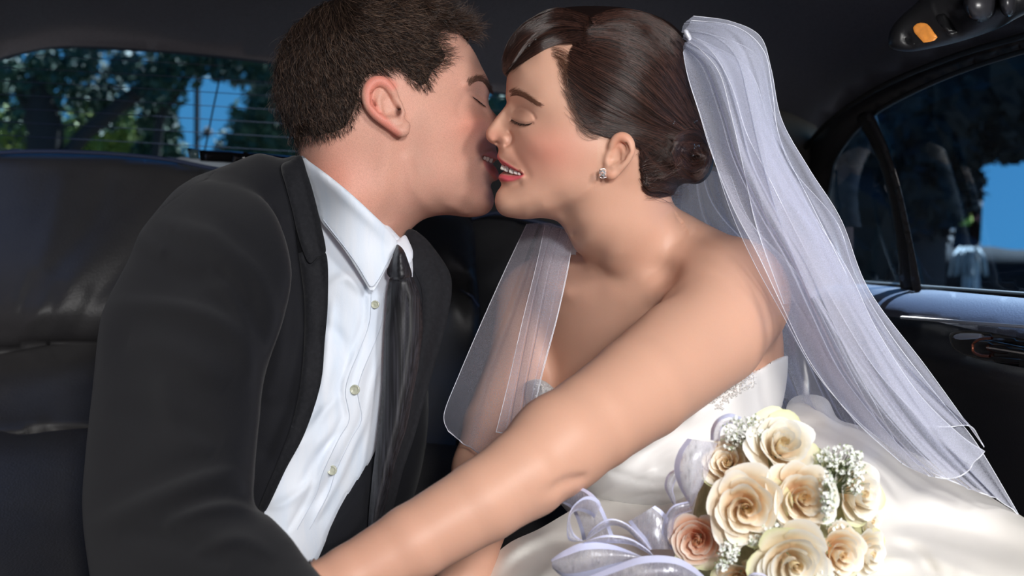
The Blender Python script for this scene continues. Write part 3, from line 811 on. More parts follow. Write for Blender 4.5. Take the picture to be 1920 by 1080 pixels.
tree('bushy dark tree standing far to the right beyond the side window', (2850,560,9), [(2650,250,9,.9),(2850,180,9,1.0),(3100,300,9,.9)], [([(2850,500,9),(2850,250,9)],.2)], 1800, .12, LF3, 14)
tree('low leafy tree hidden mostly behind the kissing couple', (1150,420,10), [(1100,240,10,.5),(1250,300,10,.55),(1350,230,10,.5)], [([(1180,420,10),(1180,260,10)],.1)], 1500, .07, LF1, 15)
sl = empty('street_lamp', P(368, ground_py(14), 14), 'thin street lamp post seen through the rear window by the antenna', 'street lamp')
tube('pole', [(368,765,14),(368,420,14),(369,250,14),(370,110,14)], .03, BARK, sl, 8, step=500)
tube('arm', [(369,262,14),(380,256,14),(389,250,14)], .015, BARK, sl, 6, step=100)
sheet('lantern', [(378,250),(384,240),(389,236),(394,240),(400,250),(394,256),(384,256)], const(13.95), BARK, sl, thick=.12, step=6, round_w=.02)
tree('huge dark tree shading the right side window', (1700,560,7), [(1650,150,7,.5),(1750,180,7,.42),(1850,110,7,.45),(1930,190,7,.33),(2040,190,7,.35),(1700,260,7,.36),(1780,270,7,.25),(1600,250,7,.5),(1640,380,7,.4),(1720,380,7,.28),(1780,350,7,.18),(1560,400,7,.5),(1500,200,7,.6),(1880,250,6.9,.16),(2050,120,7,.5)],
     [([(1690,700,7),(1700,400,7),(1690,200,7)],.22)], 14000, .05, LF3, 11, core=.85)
bd = empty('building', P(1780, 620, 9), 'dark blue building wall with a sign seen through the side window', 'building')
BLD = mat('dark_wall', srgb(13,17,26), rough=.8)
sheet('wall', [(1560,430),(1790,430),(1800,330),(1846,322),(1838,465),(1832,640),(1560,640)], const(9), BLD, bd, thick=.6, step=40, round_w=.01, closed_smooth=False)
sheet('sign_panel', [(1796,404),(1822,400),(1824,422),(1798,424)], const(8.9), mat('yellow_sign', srgb(215,220,70), rough=.6), bd, thick=.03, step=8, round_w=.01, closed_smooth=False)
sheet('red_sign_panel', [(1828,404),(1838,404),(1838,420),(1828,420)], const(8.9), mat('pink_sign', srgb(180,90,110), rough=.6), bd, thick=.03, step=8, round_w=.01, closed_smooth=False)
hg = tag(sheet('hedge', [(1560,485),(1700,475),(1840,462),(1900,468),(2080,480),(2080,640),(1560,640)], const(8), mat('hedge_dark', srgb(18,22,26), rough=.9, spec=.1, noise=(2.5, srgb(30,34,36), .8)), None, thick=.5, step=30, round_w=.05), 'dark low hedge below the blue sky in the side window', 'hedge')
pt = empty('weeping_plant', P(1815, 560, 7.5), 'pale drooping plant standing before the hedge outside the side window', 'plant')
fr = []
for k in range(46):
    a = RNG.uniform(-1, 1); hx = 1818 + a * 34; s_ = RNG.uniform(.6, 1)
    fr.append(resample(np.array([P(1818 + a * 4, 480, 7.5), P(1818 + a * 18, 468 - 6 * s_, 7.5), P(hx, 475 + 8 * abs(a), 7.45 + .1 * RNG.normal()), P(hx + a * 6, 500 + 20 * s_, 7.45)]), 7))
strands('frond', fr, .006, .003, LFP, pt)['kind'] = 'stuff'
tube('stem', [(1816,480,7.5),(1812,560,7.5)], .03, LFP, pt, 6, step=60); tube('stem', [(1830,490,7.55),(1832,560,7.55)], .02, LFP, pt, 6, step=60)
gmat = mat('asphalt', srgb(60,62,64), rough=.95, noise=(3, srgb(46,50,48), .6))
tag(mesh_np('ground', np.array([[-40,-10,-1.3],[40,-10,-1.3],[40,60,-1.3],[-40,60,-1.3]]), np.array([[0,1,2,3]]), gmat, smooth=False), kind='structure')
# ================================================================ PEOPLE
SKIN = mat('skin', (0.8, 0.5, 0.4, 1), rough=0.45, spec=0.32, attr='Col', subsurf=0.18, sss_radius=(0.010, 0.0045, 0.0025),
           noise=[(90, (0.62, 0.36, 0.27, 1), 0.07), (700, (0.50, 0.25, 0.18, 1), 0.05)], bump=[(1500, 0.10), (300, 0.06)])
SKIN_M = mat('skin_stubbled', (0.8, 0.5, 0.4, 1), rough=0.5, spec=0.35, attr='Col', subsurf=0.15, sss_radius=(0.010, 0.0045, 0.0025),
           noise=[(60, (0.72, 0.33, 0.26, 1), 0.22), (1100, (0.32, 0.16, 0.12, 1), 0.30)], bump=[(1400, 0.22), (300, 0.08)])
def soft_poly(px, py, poly, soft=3.0):
    Q = np.stack([px, py], 1); p = np.asarray(poly, float); lo, hi = p.min(0) - 15, p.max(0) + 15
    out = np.zeros(len(px)); m_ = ((Q > lo) & (Q < hi)).all(1)
    out[m_] = np.clip(sdist(Q[m_], catmull(poly, 4)) / soft + 0.5, 0, 1)
    return out
def gaus(px, py, x, y, rx, ry): return np.exp(-((px - x) / rx) ** 2 - ((py - y) / ry) ** 2)
def mixc(c, w, col): return c * (1 - w[:, None]) + np.array(col[:3])[None] * w[:, None]

# ---------------------------------------------------------------- bride's head
sp_ = lambda x, w: w * np.logaddexp(0, x / w)
b_ymid = lambda px, py: 1.25 + .00006 * (np.asarray(px, float) - 1100) + .00045 * sp_(np.asarray(py, float) - 430, 14.)
BR_HEAD = [(950,150),(949,166),(948,180),(950,193),(944,203),(934,215),(922,230),(914,241),(911,251),(913,261),(920,268),(930,273),
 (935,280),(933,288),(932,295),(936,302),(941,309),(947,318),(940,324),(935,330),(935,336),(940,343),(938,351),(932,359),(929,368),(928,380),(932,393),(941,403),(957,408),
 (985,411),(1015,409),(1040,413),(1054,424),(1066,444),(1079,468),(1106,492),(1136,515),(1162,545),(1180,590),(1200,615),(1255,595),(1290,540),(1300,480),(1284,425),(1266,398),(1258,360),(1264,325),(1285,260),(1290,190),(1275,120),(1240,65),(1190,35),(1130,24),(1070,30),(1015,55),(975,95),(956,125)]
BR_CTRL = [(975,125,36),(962,150,27),(1010,85,41),(1000,140,51),(1050,110,58),(1050,170,63),(1120,70,62),(1120,150,73),(1200,120,72),(1200,200,75),(1130,230,71),(1250,160,55),(1240,250,60),
 (965,170,30),(985,175,42),(1010,190,54),(965,195,22),(968,215,25),(985,222,36),(1003,230,46),(1020,230,53),
 (955,196,14),(948,212,9),(938,228,9),(928,240,10),(920,250,10),(950,235,14),(957,245,17),(945,258,15),(955,262,18),(932,266,8),
 (975,245,34),(990,260,43),(1010,265,51),(1040,260,61),(1075,265,67),(1110,280,70),(1150,290,71),(1190,300,67),
 (945,282,19),(950,300,19),(965,290,27),(965,312,25),(985,320,36),(1005,300,46),(1030,310,55),(1080,320,63),
 (948,335,20),(965,340,27),(985,350,37),(1010,350,45),(1060,360,53),(1110,360,58),(950,355,19),(945,380,20),(960,390,24),(985,385,33),(1020,385,38),(1060,398,26),(1105,378,52),(1085,410,36),
 (1075,440,12),(1100,450,32),(1140,440,43),(1180,430,46),(1220,420,40),(1250,400,20),(1125,490,24),(1140,500,37),(1190,500,46),(1240,490,40),(1275,470,24),(1185,560,24),(1200,555,34),(1250,550,28),(1220,340,48),(1170,350,54),(1150,390,48),(1200,385,46)]
BR_BUMPS = [('g',966,204,14,12,0,-3.5),('g',980,221,17,12,10,4.8),
 ('l',[(959,224),(969,230),(981,233),(998,231)],2.6,-1.7),('l',[(962,210),(970,203),(982,203),(997,212),(1003,222)],3.2,-1.3),
 ('l',[(955,180),(975,178),(1003,196)],10,1.6),('g',1003,272,34,28,0,4.2),
 ('l',[(958,262),(966,285),(982,312),(991,328)],7,-1.2),('g',944,258,12,11,0,3.2),('l',[(955,249),(960,258),(957,268),(949,273)],3.6,-3.2),
 ('g',931,269,6,3,10,-5),('l',[(934,296),(944,304),(958,313),(978,324)],3.4,2.0),('l',[(938,334),(950,337),(965,335),(978,330)],5,3.2),
 ('g',981,326,4,4,0,-1.6),('l',[(940,349),(955,350),(972,345)],7,-2.4),('g',945,382,20,18,0,2.5),
 ('l',[(990,404),(1040,388),(1085,368),(1118,340)],10,1.8)]
def br_extra(rel, Q, H):                         # mouth opening between the lips
    s = sdist(Q, catmull([(930,309),(944,308),(958,315),(970,321),(981,327),(972,330),(960,329),(945,326),(930,324)], 3))
    w = np.clip(s / 2.0 + 0.3, 0, 1); W = np.sqrt(np.maximum(H, 0))
    return np.where(H > 0, np.maximum(W - 0.011 * w, 0.002) ** 2, H)
BH = Relief(BR_HEAD, BR_CTRL, b_ymid, step=2.0, bumps=BR_BUMPS, extra=br_extra, fine=1.0)

def ear(parts, x, y, s, rot, y0, tilt=0.0, flip=1):
    """ear from tubes: helix, antihelix, lobe, tragus. s = height in px; local frame u (towards the back), v (down)"""
    c, sn = math.cos(math.radians(rot)), math.sin(math.radians(rot))
    def L(u, v, d, r):                            # local units of ear height
        u2 = u * flip; X = x + (u2 * c - v * sn) * s; Y = y + (u2 * sn + v * c) * s
        return (X, Y, y0 - d - tilt * max(0, u), r)
    k = s * 1.25 / F
    plate = [L(0.02,-.28,-.002,.07*k), L(.12,-.2,-.001,.12*k), L(.12,.0,-.001,.11*k), L(.06,.2,0,.1*k), L(.0,.36,0,.08*k)]
    parts.append(Chain(plate, k=.012))
    helix = [L(-.08,-.02,.001,.045*k), L(-.10,-.2,.006,.05*k), L(-.04,-.38,.009,.055*k), L(.1,-.44,.011,.06*k), L(.24,-.36,.012,.06*k), L(.31,-.2,.012,.055*k), L(.29,-.02,.010,.05*k), L(.22,.14,.008,.048*k), L(.14,.28,.005,.05*k), L(.06,.40,.004,.07*k)]
    helix = [tuple(r_) for r_ in catmull(np.array(helix, float), s * .055, closed=False)]
    parts.append(Chain(helix, k=.003))
    parts.append(Chain([L(.0,.42,.003,.075*k), L(-.04,.36,.002,.07*k)], k=.006))
    parts.append(Chain([L(.05,-.28,.004,.03*k), L(.14,-.12,.007,.035*k), L(.17,.02,.007,.04*k), L(.12,.16,.006,.045*k), L(.04,.22,.006,.045*k)], k=.005))
    parts.append(Chain([L(-.10,.04,.003,.05*k), L(-.09,.16,.003,.05*k)], k=.006))
    sub = Chain([L(.05,-.1,.010,.06*k), L(.05,.03,.010,.085*k), L(-.02,.09,.007,.05*k)], k=.006, sub=True); parts.append(sub)
    parts.append(Chain([L(.2,-.32,.013,.025*k), L(.235,-.16,.014,.025*k), L(.21,0,.011,.022*k)], k=.003, sub=True))

bride_parts = [
 Ell((1195,690,1.365), (.115,.080,.17), Matrix.Rotation(math.radians(-44), 3, 'Z'), k=.02),
 Ell((1200,560,1.32), (.135,.066,.085), Matrix.Rotation(math.radians(-46), 3, 'Z') @ Matrix.Rotation(math.radians(4), 3, 'Y'), k=.03),
 Ell((1370,670,1.285), (.052,.06,.10), None, k=.04),
 Chain([(1195,520,1.325,.040),(1205,580,1.345,.055)], k=.02),
 Chain([(1228,455,1.30,.036),(1300,510,1.26,.040),(1372,545,1.23,.046)], k=.03),
 Chain([(1150,500,1.33,.035),(1080,530,1.38,.036),(1020,560,1.42,.040)], k=.03),
 # near arm, shoulder to wrist
 Chain([(1368,562,1.215,.0555),(1330,622,1.18,.0525),(1200,728,1.10,.0450),(1110,792,1.055,.0402),(1050,832,1.03,.0385)], k=.02),
 Chain([(1050,832,1.03,.0375),(985,888,1.005,.0350),(908,938,.99,.0318),(775,1017,.975,.0288),(660,1085,.965,.0255),(560,1140,.955,.024)], k=.014),
 Chain([(560,1140,.955,.022),(480,1180,.95,.030),(410,1200,.95,.022)], k=.02),
 # far arm
 Chain([(1008,570,1.42,.044),(985,680,1.39,.040),(935,800,1.34,.037),(915,880,1.29,.034)], k=.02),
 Chain([(915,880,1.29,.034),(890,990,1.22,.029),(868,1090,1.18,.025)], k=.012),
 # collar bones, neck tendon
 Ridge([(1140,560,1.245),(1190,568,1.235),(1250,548,1.22),(1300,520,1.20)], .010, .0035),
 Ridge([(1105,560,1.26),(1060,548,1.30),(1020,535,1.35)], .010, .0035),
 Ridge([(1170,385,1.235),(1150,440,1.235),(1132,500,1.245),(1125,540,1.25)], .011, .0075),
 Ridge([(1215,480,1.26),(1255,520,1.22),(1290,540,1.20)], .014, -.006),
 Ridge([(1108,560,1.24),(1114,590,1.23)], .011, -.007),
 Ridge([(1025,935,.965),(1052,905,.985),(1085,893,1.0)], .006, -.0028),
 Ridge([(1330,640,1.13),(1290,600,1.15),(1265,560,1.17)], .02, -.004),
 # breasts
 Ridge([(1140,610,1.24),(1148,680,1.22),(1150,740,1.20)], .012, -.006),
 Shape(BH, k=.02),
]
ear(bride_parts, 1152, 292, 88, 14, 1.1835, flip=1)
bride_body = Body(bride_parts)
def paint_bride(V):
    px, py = px_of(V)
    head = V[:, 1] < 1.26
    c = np.tile(np.array(srgb(210,163,140)[:3]), (len(V), 1))
    w = gaus(px, py, 1025, 285, 75, 50) * (py < 420) * (px < 1120)
    c = mixc(c, 0.5 * w, srgb(214,126,110))
    c = mixc(c, 0.35 * gaus(px, py, 925, 255, 18, 16), srgb(215,130,110))
    c = mixc(c, 0.4 * gaus(px, py, 982, 210, 22, 12), srgb(150,105,92))      # browner tone over the upper lid
    lips = np.maximum(soft_poly(px, py, [(932,286),(938,297),(950,305),(964,314),(981,325),(978,327),(962,319),(947,312),(938,312),(928,300)]),
                      soft_poly(px, py, [(932,325),(945,327),(960,329),(982,326),(978,333),(964,339),(946,341),(936,338),(930,332)]))
    c = mixc(c, 0.9 * lips * (px < 990), srgb(214,78,98))
    mouth = soft_poly(px, py, [(932,311),(946,312),(960,317),(979,326),(965,328),(946,326),(932,324)])
    c = mixc(c, mouth * (px < 990), srgb(90,25,28))
    c = mixc(c, 0.5 * gaus(px, py, 1165, 262, 16, 22) + 0.3 * gaus(px, py, 1145, 330, 10, 10), srgb(222,140,112))
    arm = gaus(px, py, 700, 1040, 260, 120)
    c = mixc(c, 0.3 * arm, srgb(208,152,130))
    return np.clip(c, 0, 1)
bride = empty('person', P(1200, 1150, 1.25), 'bride in a strapless white gown and tulle veil leaning left to kiss', 'person')
bbody, BV, BQ = build_body('body', bride_body, 0.0038, 1, SKIN, bride, paint_bride, fine=[[(900,130,1010,420,1.25),(1110,235,1195,345,1.22)]], soften=[(1065,475,1215,620,1.34,40)],
    clip=(np.array([-.5, .6, -.33]), np.array([.5, 1.6, .4])))

# ---------------------------------------------------------------- groom's head
g_ymid = lambda px, py: 1.295 + .00017 * (np.asarray(px, float) - 700) + .00022 * sp_(np.asarray(py, float) - 370, 14.)
GR_HEAD = [(862,55),(878,80),(892,102),(903,125),(914,146),(919,160),(919,172),(916,184),(917,197),(925,210),(936,221),(946,233),(952,246),(952,256),(945,262),(934,265),
 (930,272),(931,282),(934,292),(934,300),(929,304),(923,306),(928,312),(934,321),(936,330),(932,338),(924,341),(920,348),(923,358),(926,370),(926,381),(920,394),(908,403),(888,407),
 (865,406),(838,403),(812,406),(792,413),(774,427),(760,445),(750,470),(735,520),(700,570),(650,590),(610,560),(590,480),(578,400),(566,330),(560,290),(558,262),(553,235),(535,185),(535,130),(548,80),(580,38),(630,10),(700,-8),(770,-5),(820,15)]
GR_CTRL = [(850,70,44),(820,60,54),(870,110,42),(840,120,58),(760,50,66),(680,40,64),(620,70,56),(640,130,72),(580,120,56),(720,120,76),(780,140,74),(560,180,46),(600,210,64),(660,200,75),(720,200,77),
 (890,125,36),(905,140,24),(900,165,32),(880,170,46),(895,188,32),(882,188,42),(862,190,54),(905,195,22),(912,190,14),(915,210,15),(925,222,12),(935,235,12),(942,248,12),
 (908,215,25),(900,228,38),(910,240,25),(903,260,33),(920,250,19),(928,256,15),(885,230,50),(860,240,60),(830,230,66),(790,220,72),(770,190,74),
 (920,275,18),(921,290,18),(910,285,27),(903,300,32),(890,290,42),(865,290,52),(830,290,60),(790,280,66),(740,270,70),
 (922,325,17),(910,330,25),(895,330,36),(912,350,22),(912,375,22),(905,390,20),(890,385,30),(870,350,44),(870,390,28),(840,360,50),(840,388,33),(800,350,58),(800,385,42),(760,360,58),(770,392,44),
 (700,320,64),(650,280,64),(740,430,36),(720,400,54),(690,400,62),(640,380,62),(600,320,42),(600,270,52),(720,470,40),(660,460,64),(610,440,38),(660,540,44)]
GR_BUMPS = [('g',903,176,10,12,0,-3),('g',893,190,14,8,25,3.2),('l',[(885,181),(895,189),(907,199)],2.4,-1.5),('l',[(878,172),(893,174),(906,184)],3,-1.2),
 ('l',[(875,158),(893,146),(908,150),(917,165)],8,3.0),('g',888,226,26,22,20,4.5),('l',[(909,246),(905,262),(899,280)],6,-1.2),
 ('l',[(912,287),(922,284),(931,288)],4,1.8),('l',[(910,312),(920,320),(930,328)],7,3.2),('g',903,302,5,6,0,-3),('l',[(922,346),(908,348)],6,-2),
 ('g',905,378,22,18,0,2),('l',[(870,180),(860,200),(862,215)],7,-1.0),
 ('l',[(830,405),(800,385),(775,350),(765,300)],12,2.0),('l',[(905,206),(912,214),(917,226)],5,-2)]
def gr_extra(rel, Q, H):
    s = sdist(Q, catmull([(904,292),(914,294),(925,299),(938,300),(938,308),(926,308),(916,303),(905,299)], 3))
    w = np.clip(s / 2.0 + 0.3, 0, 1); W = np.sqrt(np.maximum(H, 0))
    H2 = np.where(H > 0, np.maximum(W - 0.009 * w, 0.002) ** 2, H)
    return H2
GH = Relief(GR_HEAD, GR_CTRL, g_ymid, step=2.0, bumps=GR_BUMPS, extra=gr_extra, fine=1.0)
groom_parts = [
 Chain([(650,500,1.34,.055),(600,560,1.38,.075)], k=.02),
 Ell((540,700,1.43), (.12,.07,.22), None, k=.03),
 Shape(GH, k=.02),
 Ridge([(735,245,1.22),(728,300,1.225),(722,360,1.23),(715,420,1.235)], .014, .004),
 Ridge([(870,398,1.31),(835,388,1.27),(800,378,1.245),(775,345,1.23)], .007, .0015),
]
ear(groom_parts, 735, 198, 124, -26, 1.2205, tilt=.006, flip=-1)
groom_body = Body(groom_parts)
def paint_groom(V):
    px, py = px_of(V)
    c = np.tile(np.array(srgb(214,163,144)[:3]), (len(V), 1))
    c = mixc(c, 0.5 * gaus(px, py, 890, 235, 40, 30), srgb(224,140,120))
    c = mixc(c, 0.4 * gaus(px, py, 945, 245, 18, 16), srgb(215,120,105))
    beard = soft_poly(px, py, [(905,262),(930,262),(940,300),(935,345),(935,400),(860,412),(790,405),(765,340),(775,230),(795,220),(810,300),(850,330),(880,310)], 30)
    c = mixc(c, 0.28 * beard, srgb(165,130,115))
    c = mixc(c, 0.35 * gaus(px, py, 640, 330, 60, 60), srgb(222,140,120))
    earp = soft_poly(px, py, [(684,160),(700,142),(722,140),(745,158),(735,170),(715,160),(700,175),(705,195),(730,225),(752,250),(738,255),(712,232),(690,205)], 8)
    c = mixc(c, 0.55 * earp, srgb(224,112,98))
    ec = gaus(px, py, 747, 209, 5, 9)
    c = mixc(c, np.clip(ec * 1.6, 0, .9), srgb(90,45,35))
    lips = np.maximum(soft_poly(px, py, [(904,291),(915,287),(926,284),(938,288),(938,302),(926,303),(914,296)]),
                      soft_poly(px, py, [(906,300),(916,305),(926,308),(938,312),(940,334),(930,339),(922,330),(912,318)]))
    c = mixc(c, 0.8 * lips, srgb(212,112,108))
    return np.clip(c, 0, 1)
groom = empty('person', P(450, 1150, 1.3), 'groom in a dark suit, white shirt and black tie leaning right to kiss', 'person')
gbody, GV, GQ = build_body('body', groom_body, 0.0038, 1, SKIN_M, groom, paint_groom, fine=[[(855,130,960,420,1.36),(670,125,780,265,1.25)]],
    clip=(np.array([-.5, .9, -.12]), np.array([.3, 1.6, .4])))
# ================================================================ GROOM'S CLOTHES
SUIT = mat('dark_wool', srgb(21,22,28), rough=.8, spec=.22, sheen=.08, noise=(220, srgb(23,24,28), .5), bump=[(1600, .35, (1, 1, 1.6)), (60, .12)])
SUITL = mat('lapel_wool', srgb(21,22,27), rough=.75, spec=.22, sheen=.08, noise=(300, srgb(34,35,40), .5), bump=[(1600, .35)])
SHIRT = mat('white_shirt_cotton', srgb(228,234,244), rough=.7, spec=.2, noise=(70, srgb(206,222,242), .5, (1, 1, .12)), bump=[(60, .25, (1.6, 1, .3)), (900, .1)])
TIE = mat('ribbed_black_silk', srgb(24,24,28), rough=.5, spec=.5, noise=(420, srgb(66,66,74), .7, (1, 1, .02)), bump=[(330, .35, (1, 1, .02))])
fold = lambda pts, w, a: [('f', pts, w * .9, a * 1.35), ('f', [(x + w * .9, y - w * .9) for x, y in pts], w * 1.2, -a * .8)]
SLEEVE = Relief([(385,338),(337,366),(290,402),(262,437),(239,490),(205,555),(187,605),(173,731),(160,852),(154,960),(168,1080),(185,1180),(560,1200),(640,1150),(612,1092),(600,1078),(572,1045),(545,1008),(510,972),(478,945),(478,880),(486,792),(497,704),(534,590),(546,500),(515,400),(458,350)],
  [(400,420,56),(330,460,48),(460,450,50),(300,560,48),(400,560,60),(490,560,40),(230,640,26),(260,700,38),(360,700,60),(450,700,45),(230,850,40),(330,850,62),(430,850,48),(220,1000,42),(320,1000,62),(420,1000,56),(500,1050,38),(560,1120,36),(400,1120,58),(250,1120,48)],
  lambda px, py: 1.26 - .0007 * (px - 400) - .00035 * (py - 400), step=4,
  bumps=[('s',[(290,412),(313,403),(394,422),(446,459),(498,510),(535,590)],17,8,1),('s',[(190,560),(217,551),(320,556),(402,577),(461,621),(497,708)],20,9,1),('s',[(150,985),(185,962),(261,925),(372,882),(440,872),(478,905)],20,8,1),('s',[(300,985),(328,964),(394,941),(450,940),(490,962)],12,6,1),
   ('s',[(400,500),(446,555),(470,605),(500,690)],12,5,1),('f',[(250,470),(300,500),(360,520),(430,520)],22,-7),('f',[(240,640),(330,660),(430,720)],34,8),('f',[(200,760),(300,790),(420,830)],30,-6),('f',[(300,700),(330,800),(400,850)],26,6),
   ('f',[(220,1000),(320,1010),(430,1060)],24,-6),('f',[(330,430),(380,455),(440,510),(470,570)],16,5),('f',[(360,1040),(450,1010),(520,1050)],16,5),('l',[(260,440),(300,470)],12,4)])
TORSO = Relief([(478,289),(505,291),(530,297),(562,296),(590,400),(606,480),(614,560),(608,640),(600,721),(571,811),(535,880),(497,958),(440,1150),(250,1150),(250,700),(260,520),(330,390),(400,325)],
  [(470,380,62),(540,380,36),(400,420,62),(560,500,34),(500,500,56),(420,560,66),(570,620,28),(520,640,50),(440,700,64),(540,760,30),(480,850,36),(400,850,60),(350,1000,60),(450,960,24),(330,600,50)],
  lambda px, py: 1.222 + .00035 * (600 - px) + .00012 * np.maximum(450 - py, 0) - .00016 * np.maximum(py - 520, 0), step=4,
  bumps=[('l',[(385,340),(457,352),(512,400),(542,470),(545,540)],5,-2.5),('l',[(545,420),(560,520),(562,620),(540,740),(500,850)],12,-3.5),('l',[(520,420),(535,540),(530,640),(505,740)],16,3)])
FARSIDE = Relief([(764,432),(790,440),(818,471),(843,511),(846,547),(839,591),(827,640),(811,690),(793,755),(773,825),(753,885),(738,950),(720,990),(690,1060),(540,1160),(480,1100),(560,1000),(640,880),(690,760),(705,600),(730,480)],
  [(790,500,24),(805,560,26),(770,600,30),(770,700,30),(740,800,32),(700,900,36),(660,1000,36),(600,1060,30)],
  lambda px, py: 1.315 - .0001 * (py - 450), step=4, bumps=fold([(590,1000),(640,960),(690,900)],10,-4) + fold([(600,1040),(660,1010),(700,960)],8,-4))
jacket_body = Body([Shape(TORSO, k=.02), Ell((520,760,1.44), (.17,.085,.24), None, k=.03), Ell((480,420,1.36), (.10,.06,.06), None, k=.03), Shape(FARSIDE, k=.01), Shape(SLEEVE, k=.008)])
JV, JQ = surface_net(jacket_body, .0064, dilate=True); JV = project(jacket_body, relax(JV, JQ, 1), 1, lim=.004)
JV, JQ = subdiv(JV, JQ); JV = project(jacket_body, JV, 1, lim=.003)
jacket = mesh_np('suit_jacket', JV, JQ, SUIT, groom)
off = lambda R_, e: (lambda px, py: R_.ymid(px, py) - np.maximum(R_.W(px, py), .016) - e)
sheet('lapel', [(527,312),(545,300),(564,292),(576,325),(587,360),(600,413),(611,471),(596,482),(580,493),(566,465),(555,427),(547,391),(536,350)], off(TORSO, .006), SUITL, jacket, thick=.004, step=6, round_w=.002, closed_smooth=True, smooth_step=4)
sheet('lapel', [(580,496),(611,475),(615,560),(609,640),(601,721),(572,811),(536,880),(498,958),(486,952),(520,868),(547,795),(563,720),(570,640),(570,560),(560,480),(554,430),(566,468)], off(TORSO, .004), SUITL, jacket, thick=.004, step=6, round_w=.002, smooth_step=4)
sheet('lapel', [(764,431),(790,440),(818,471),(843,511),(847,547),(840,591),(828,640),(813,690),(795,755),(775,825),(755,885),(738,950),(722,985),(700,965),(722,890),(752,800),(774,730),(786,660),(792,600),(790,540),(772,500),(758,465)], off(FARSIDE, .003), SUITL, jacket, thick=.004, step=7, round_w=.002, smooth_step=4)

# shirt
pl = [(689,546),(686,600),(671,644),(648,700),(641,735),(648,783),(629,819),(600,880),(585,925),(550,990)]
plr = [(722,560),(722,620),(715,680),(700,740),(690,790),(668,840),(640,900),(600,970)]
sh_d = depth_fn([(560,290,1.27),(620,330,1.26),(700,410,1.255),(750,460,1.26),(570,400,1.245),(640,450,1.235),(700,500,1.232),(590,560,1.225),(650,560,1.218),(720,560,1.235),(560,700,1.215),(640,700,1.205),(710,700,1.235),
    (520,830,1.20),(600,830,1.195),(680,830,1.23),(470,950,1.19),(540,960,1.185),(600,970,1.215),(560,1060,1.19),(760,560,1.27)],
   [('s', pl, 5, -2.6), ('s', plr, 6, 3.0), ('f',[(610,540),(650,520),(690,560)],10,4), ('f',[(600,600),(640,640),(650,700)],14,-4), ('f',[(625,560),(612,660),(600,740)],10,4),
    ('f',[(640,740),(590,790),(530,860),(505,880)],12,5), ('f',[(650,800),(600,850),(560,920)],9,-5), ('f',[(600,760),(560,830)],12,-4), ('f',[(590,900),(540,940),(500,950)],10,4), ('f',[(560,960),(600,930),(640,860)],12,-4),
    ('f',[(690,600),(675,670),(655,730)],7,-3), ('f',[(704,560),(700,640),(676,710),(668,780),(640,840),(612,900)],9,2.4)])
shirt = sheet('shirt', [(563,292),(610,325),(660,365),(710,405),(745,440),(770,470),(775,540),(770,640),(745,760),(700,860),(640,950),(590,1060),(560,1080),(440,970),(440,900),(520,780),(560,650),(575,520),(560,400),(552,320)], sh_d, SHIRT, groom, thick=.02, step=5, round_w=.002)
PLK = mat('shirt_button', srgb(196,198,180), rough=.25, coat=.6, noise=(300, srgb(160,165,140), .6))
def disc(cx, cy, y, r, th, m, parent, name, n=20, holes=True):
    rr = [0, .35, .62, .72, .9, 1.0, 1.0]; zz = [.25, .25, .3, .0, -.1, .25, 1.0]
    c = P(cx, cy, y); V = [[c.x, c.y + zz[0] * th, c.z]]
    for q, z in zip(rr[1:], zz[1:]):
        for k in range(n):
            a = 2 * math.pi * k / n; V.append([c.x + r * q * math.cos(a), c.y + (z - .2 * math.cos(a)) * th, c.z + r * q * math.sin(a)])
    fs = [[0, 1 + k, 1 + (k + 1) % n, 0][:3] for k in range(n)]
    F3 = [f for f in fs]
    for j in range(len(rr) - 2):
        for k in range(n):
            a, b = 1 + j * n + k, 1 + j * n + (k + 1) % n; F3 += [[a, a + n, b + n], [a, b + n, b]]
    return mesh_np(name, np.array(V), np.array(F3), m, parent)
for bx, by in ((703,571),(665,731),(622,882)):
    d0 = float(sh_d(np.array([bx]), np.array([by]))[0])
    disc(bx, by, d0 - .0035, .0048 if bx != 703 else .004, .0025, PLK, shirt, 'button')
# placket stitching
STI = mat('white_thread', srgb(205,212,225), rough=.8)
for dxx in (7, 30):
    q = catmull(np.array(pl, float), 8, closed=False) + [dxx, 3]
    strands('stitching', np.c_[q, sh_d(q[:, 0], q[:, 1]) - .0009][None] @ np.eye(3) if False else Pn(np.c_[q, sh_d(q[:, 0], q[:, 1]) - .0004])[None], .00035, .00035, STI, shirt, 4)
col_d = depth_fn([(566,294,1.236),(600,330,1.214),(650,372,1.202),(700,415,1.204),(742,460,1.222),(697,545,1.205),(660,490,1.205),(620,430,1.215),(592,380,1.235),(720,500,1.208)], [('l',[(600,330),(650,375),(700,420),(738,462)],9,2.0)])
collar = sheet('collar', [(565,293),(582,304),(620,332),(660,365),(700,402),(730,432),(744,452),(744,462),(733,485),(718,515),(704,540),(697,546),(688,536),(668,503),(645,468),(620,436),(602,414),(592,380),(578,335)], col_d, SHIRT, shirt, thick=.004, step=5, round_w=.002, smooth_step=4)
q = catmull(np.array([(739,470),(727,492),(714,518),(700,537),(694,537),(672,500),(648,466),(622,433),(606,412)], float), 5, closed=False)
strands('stitching', Pn(np.c_[q, col_d(q[:, 0], q[:, 1]) - .0004])[None], .0004, .0004, STI, collar, 4)
sheet('collar', [(742,454),(750,447),(760,441),(768,455),(774,471),(773,487),(764,496),(757,480),(748,466)], depth_fn([(742,454,1.245),(760,441,1.265),(774,475,1.25),(764,496,1.24)]), SHIRT, shirt, thick=.004, step=4, round_w=.003, smooth_step=3)
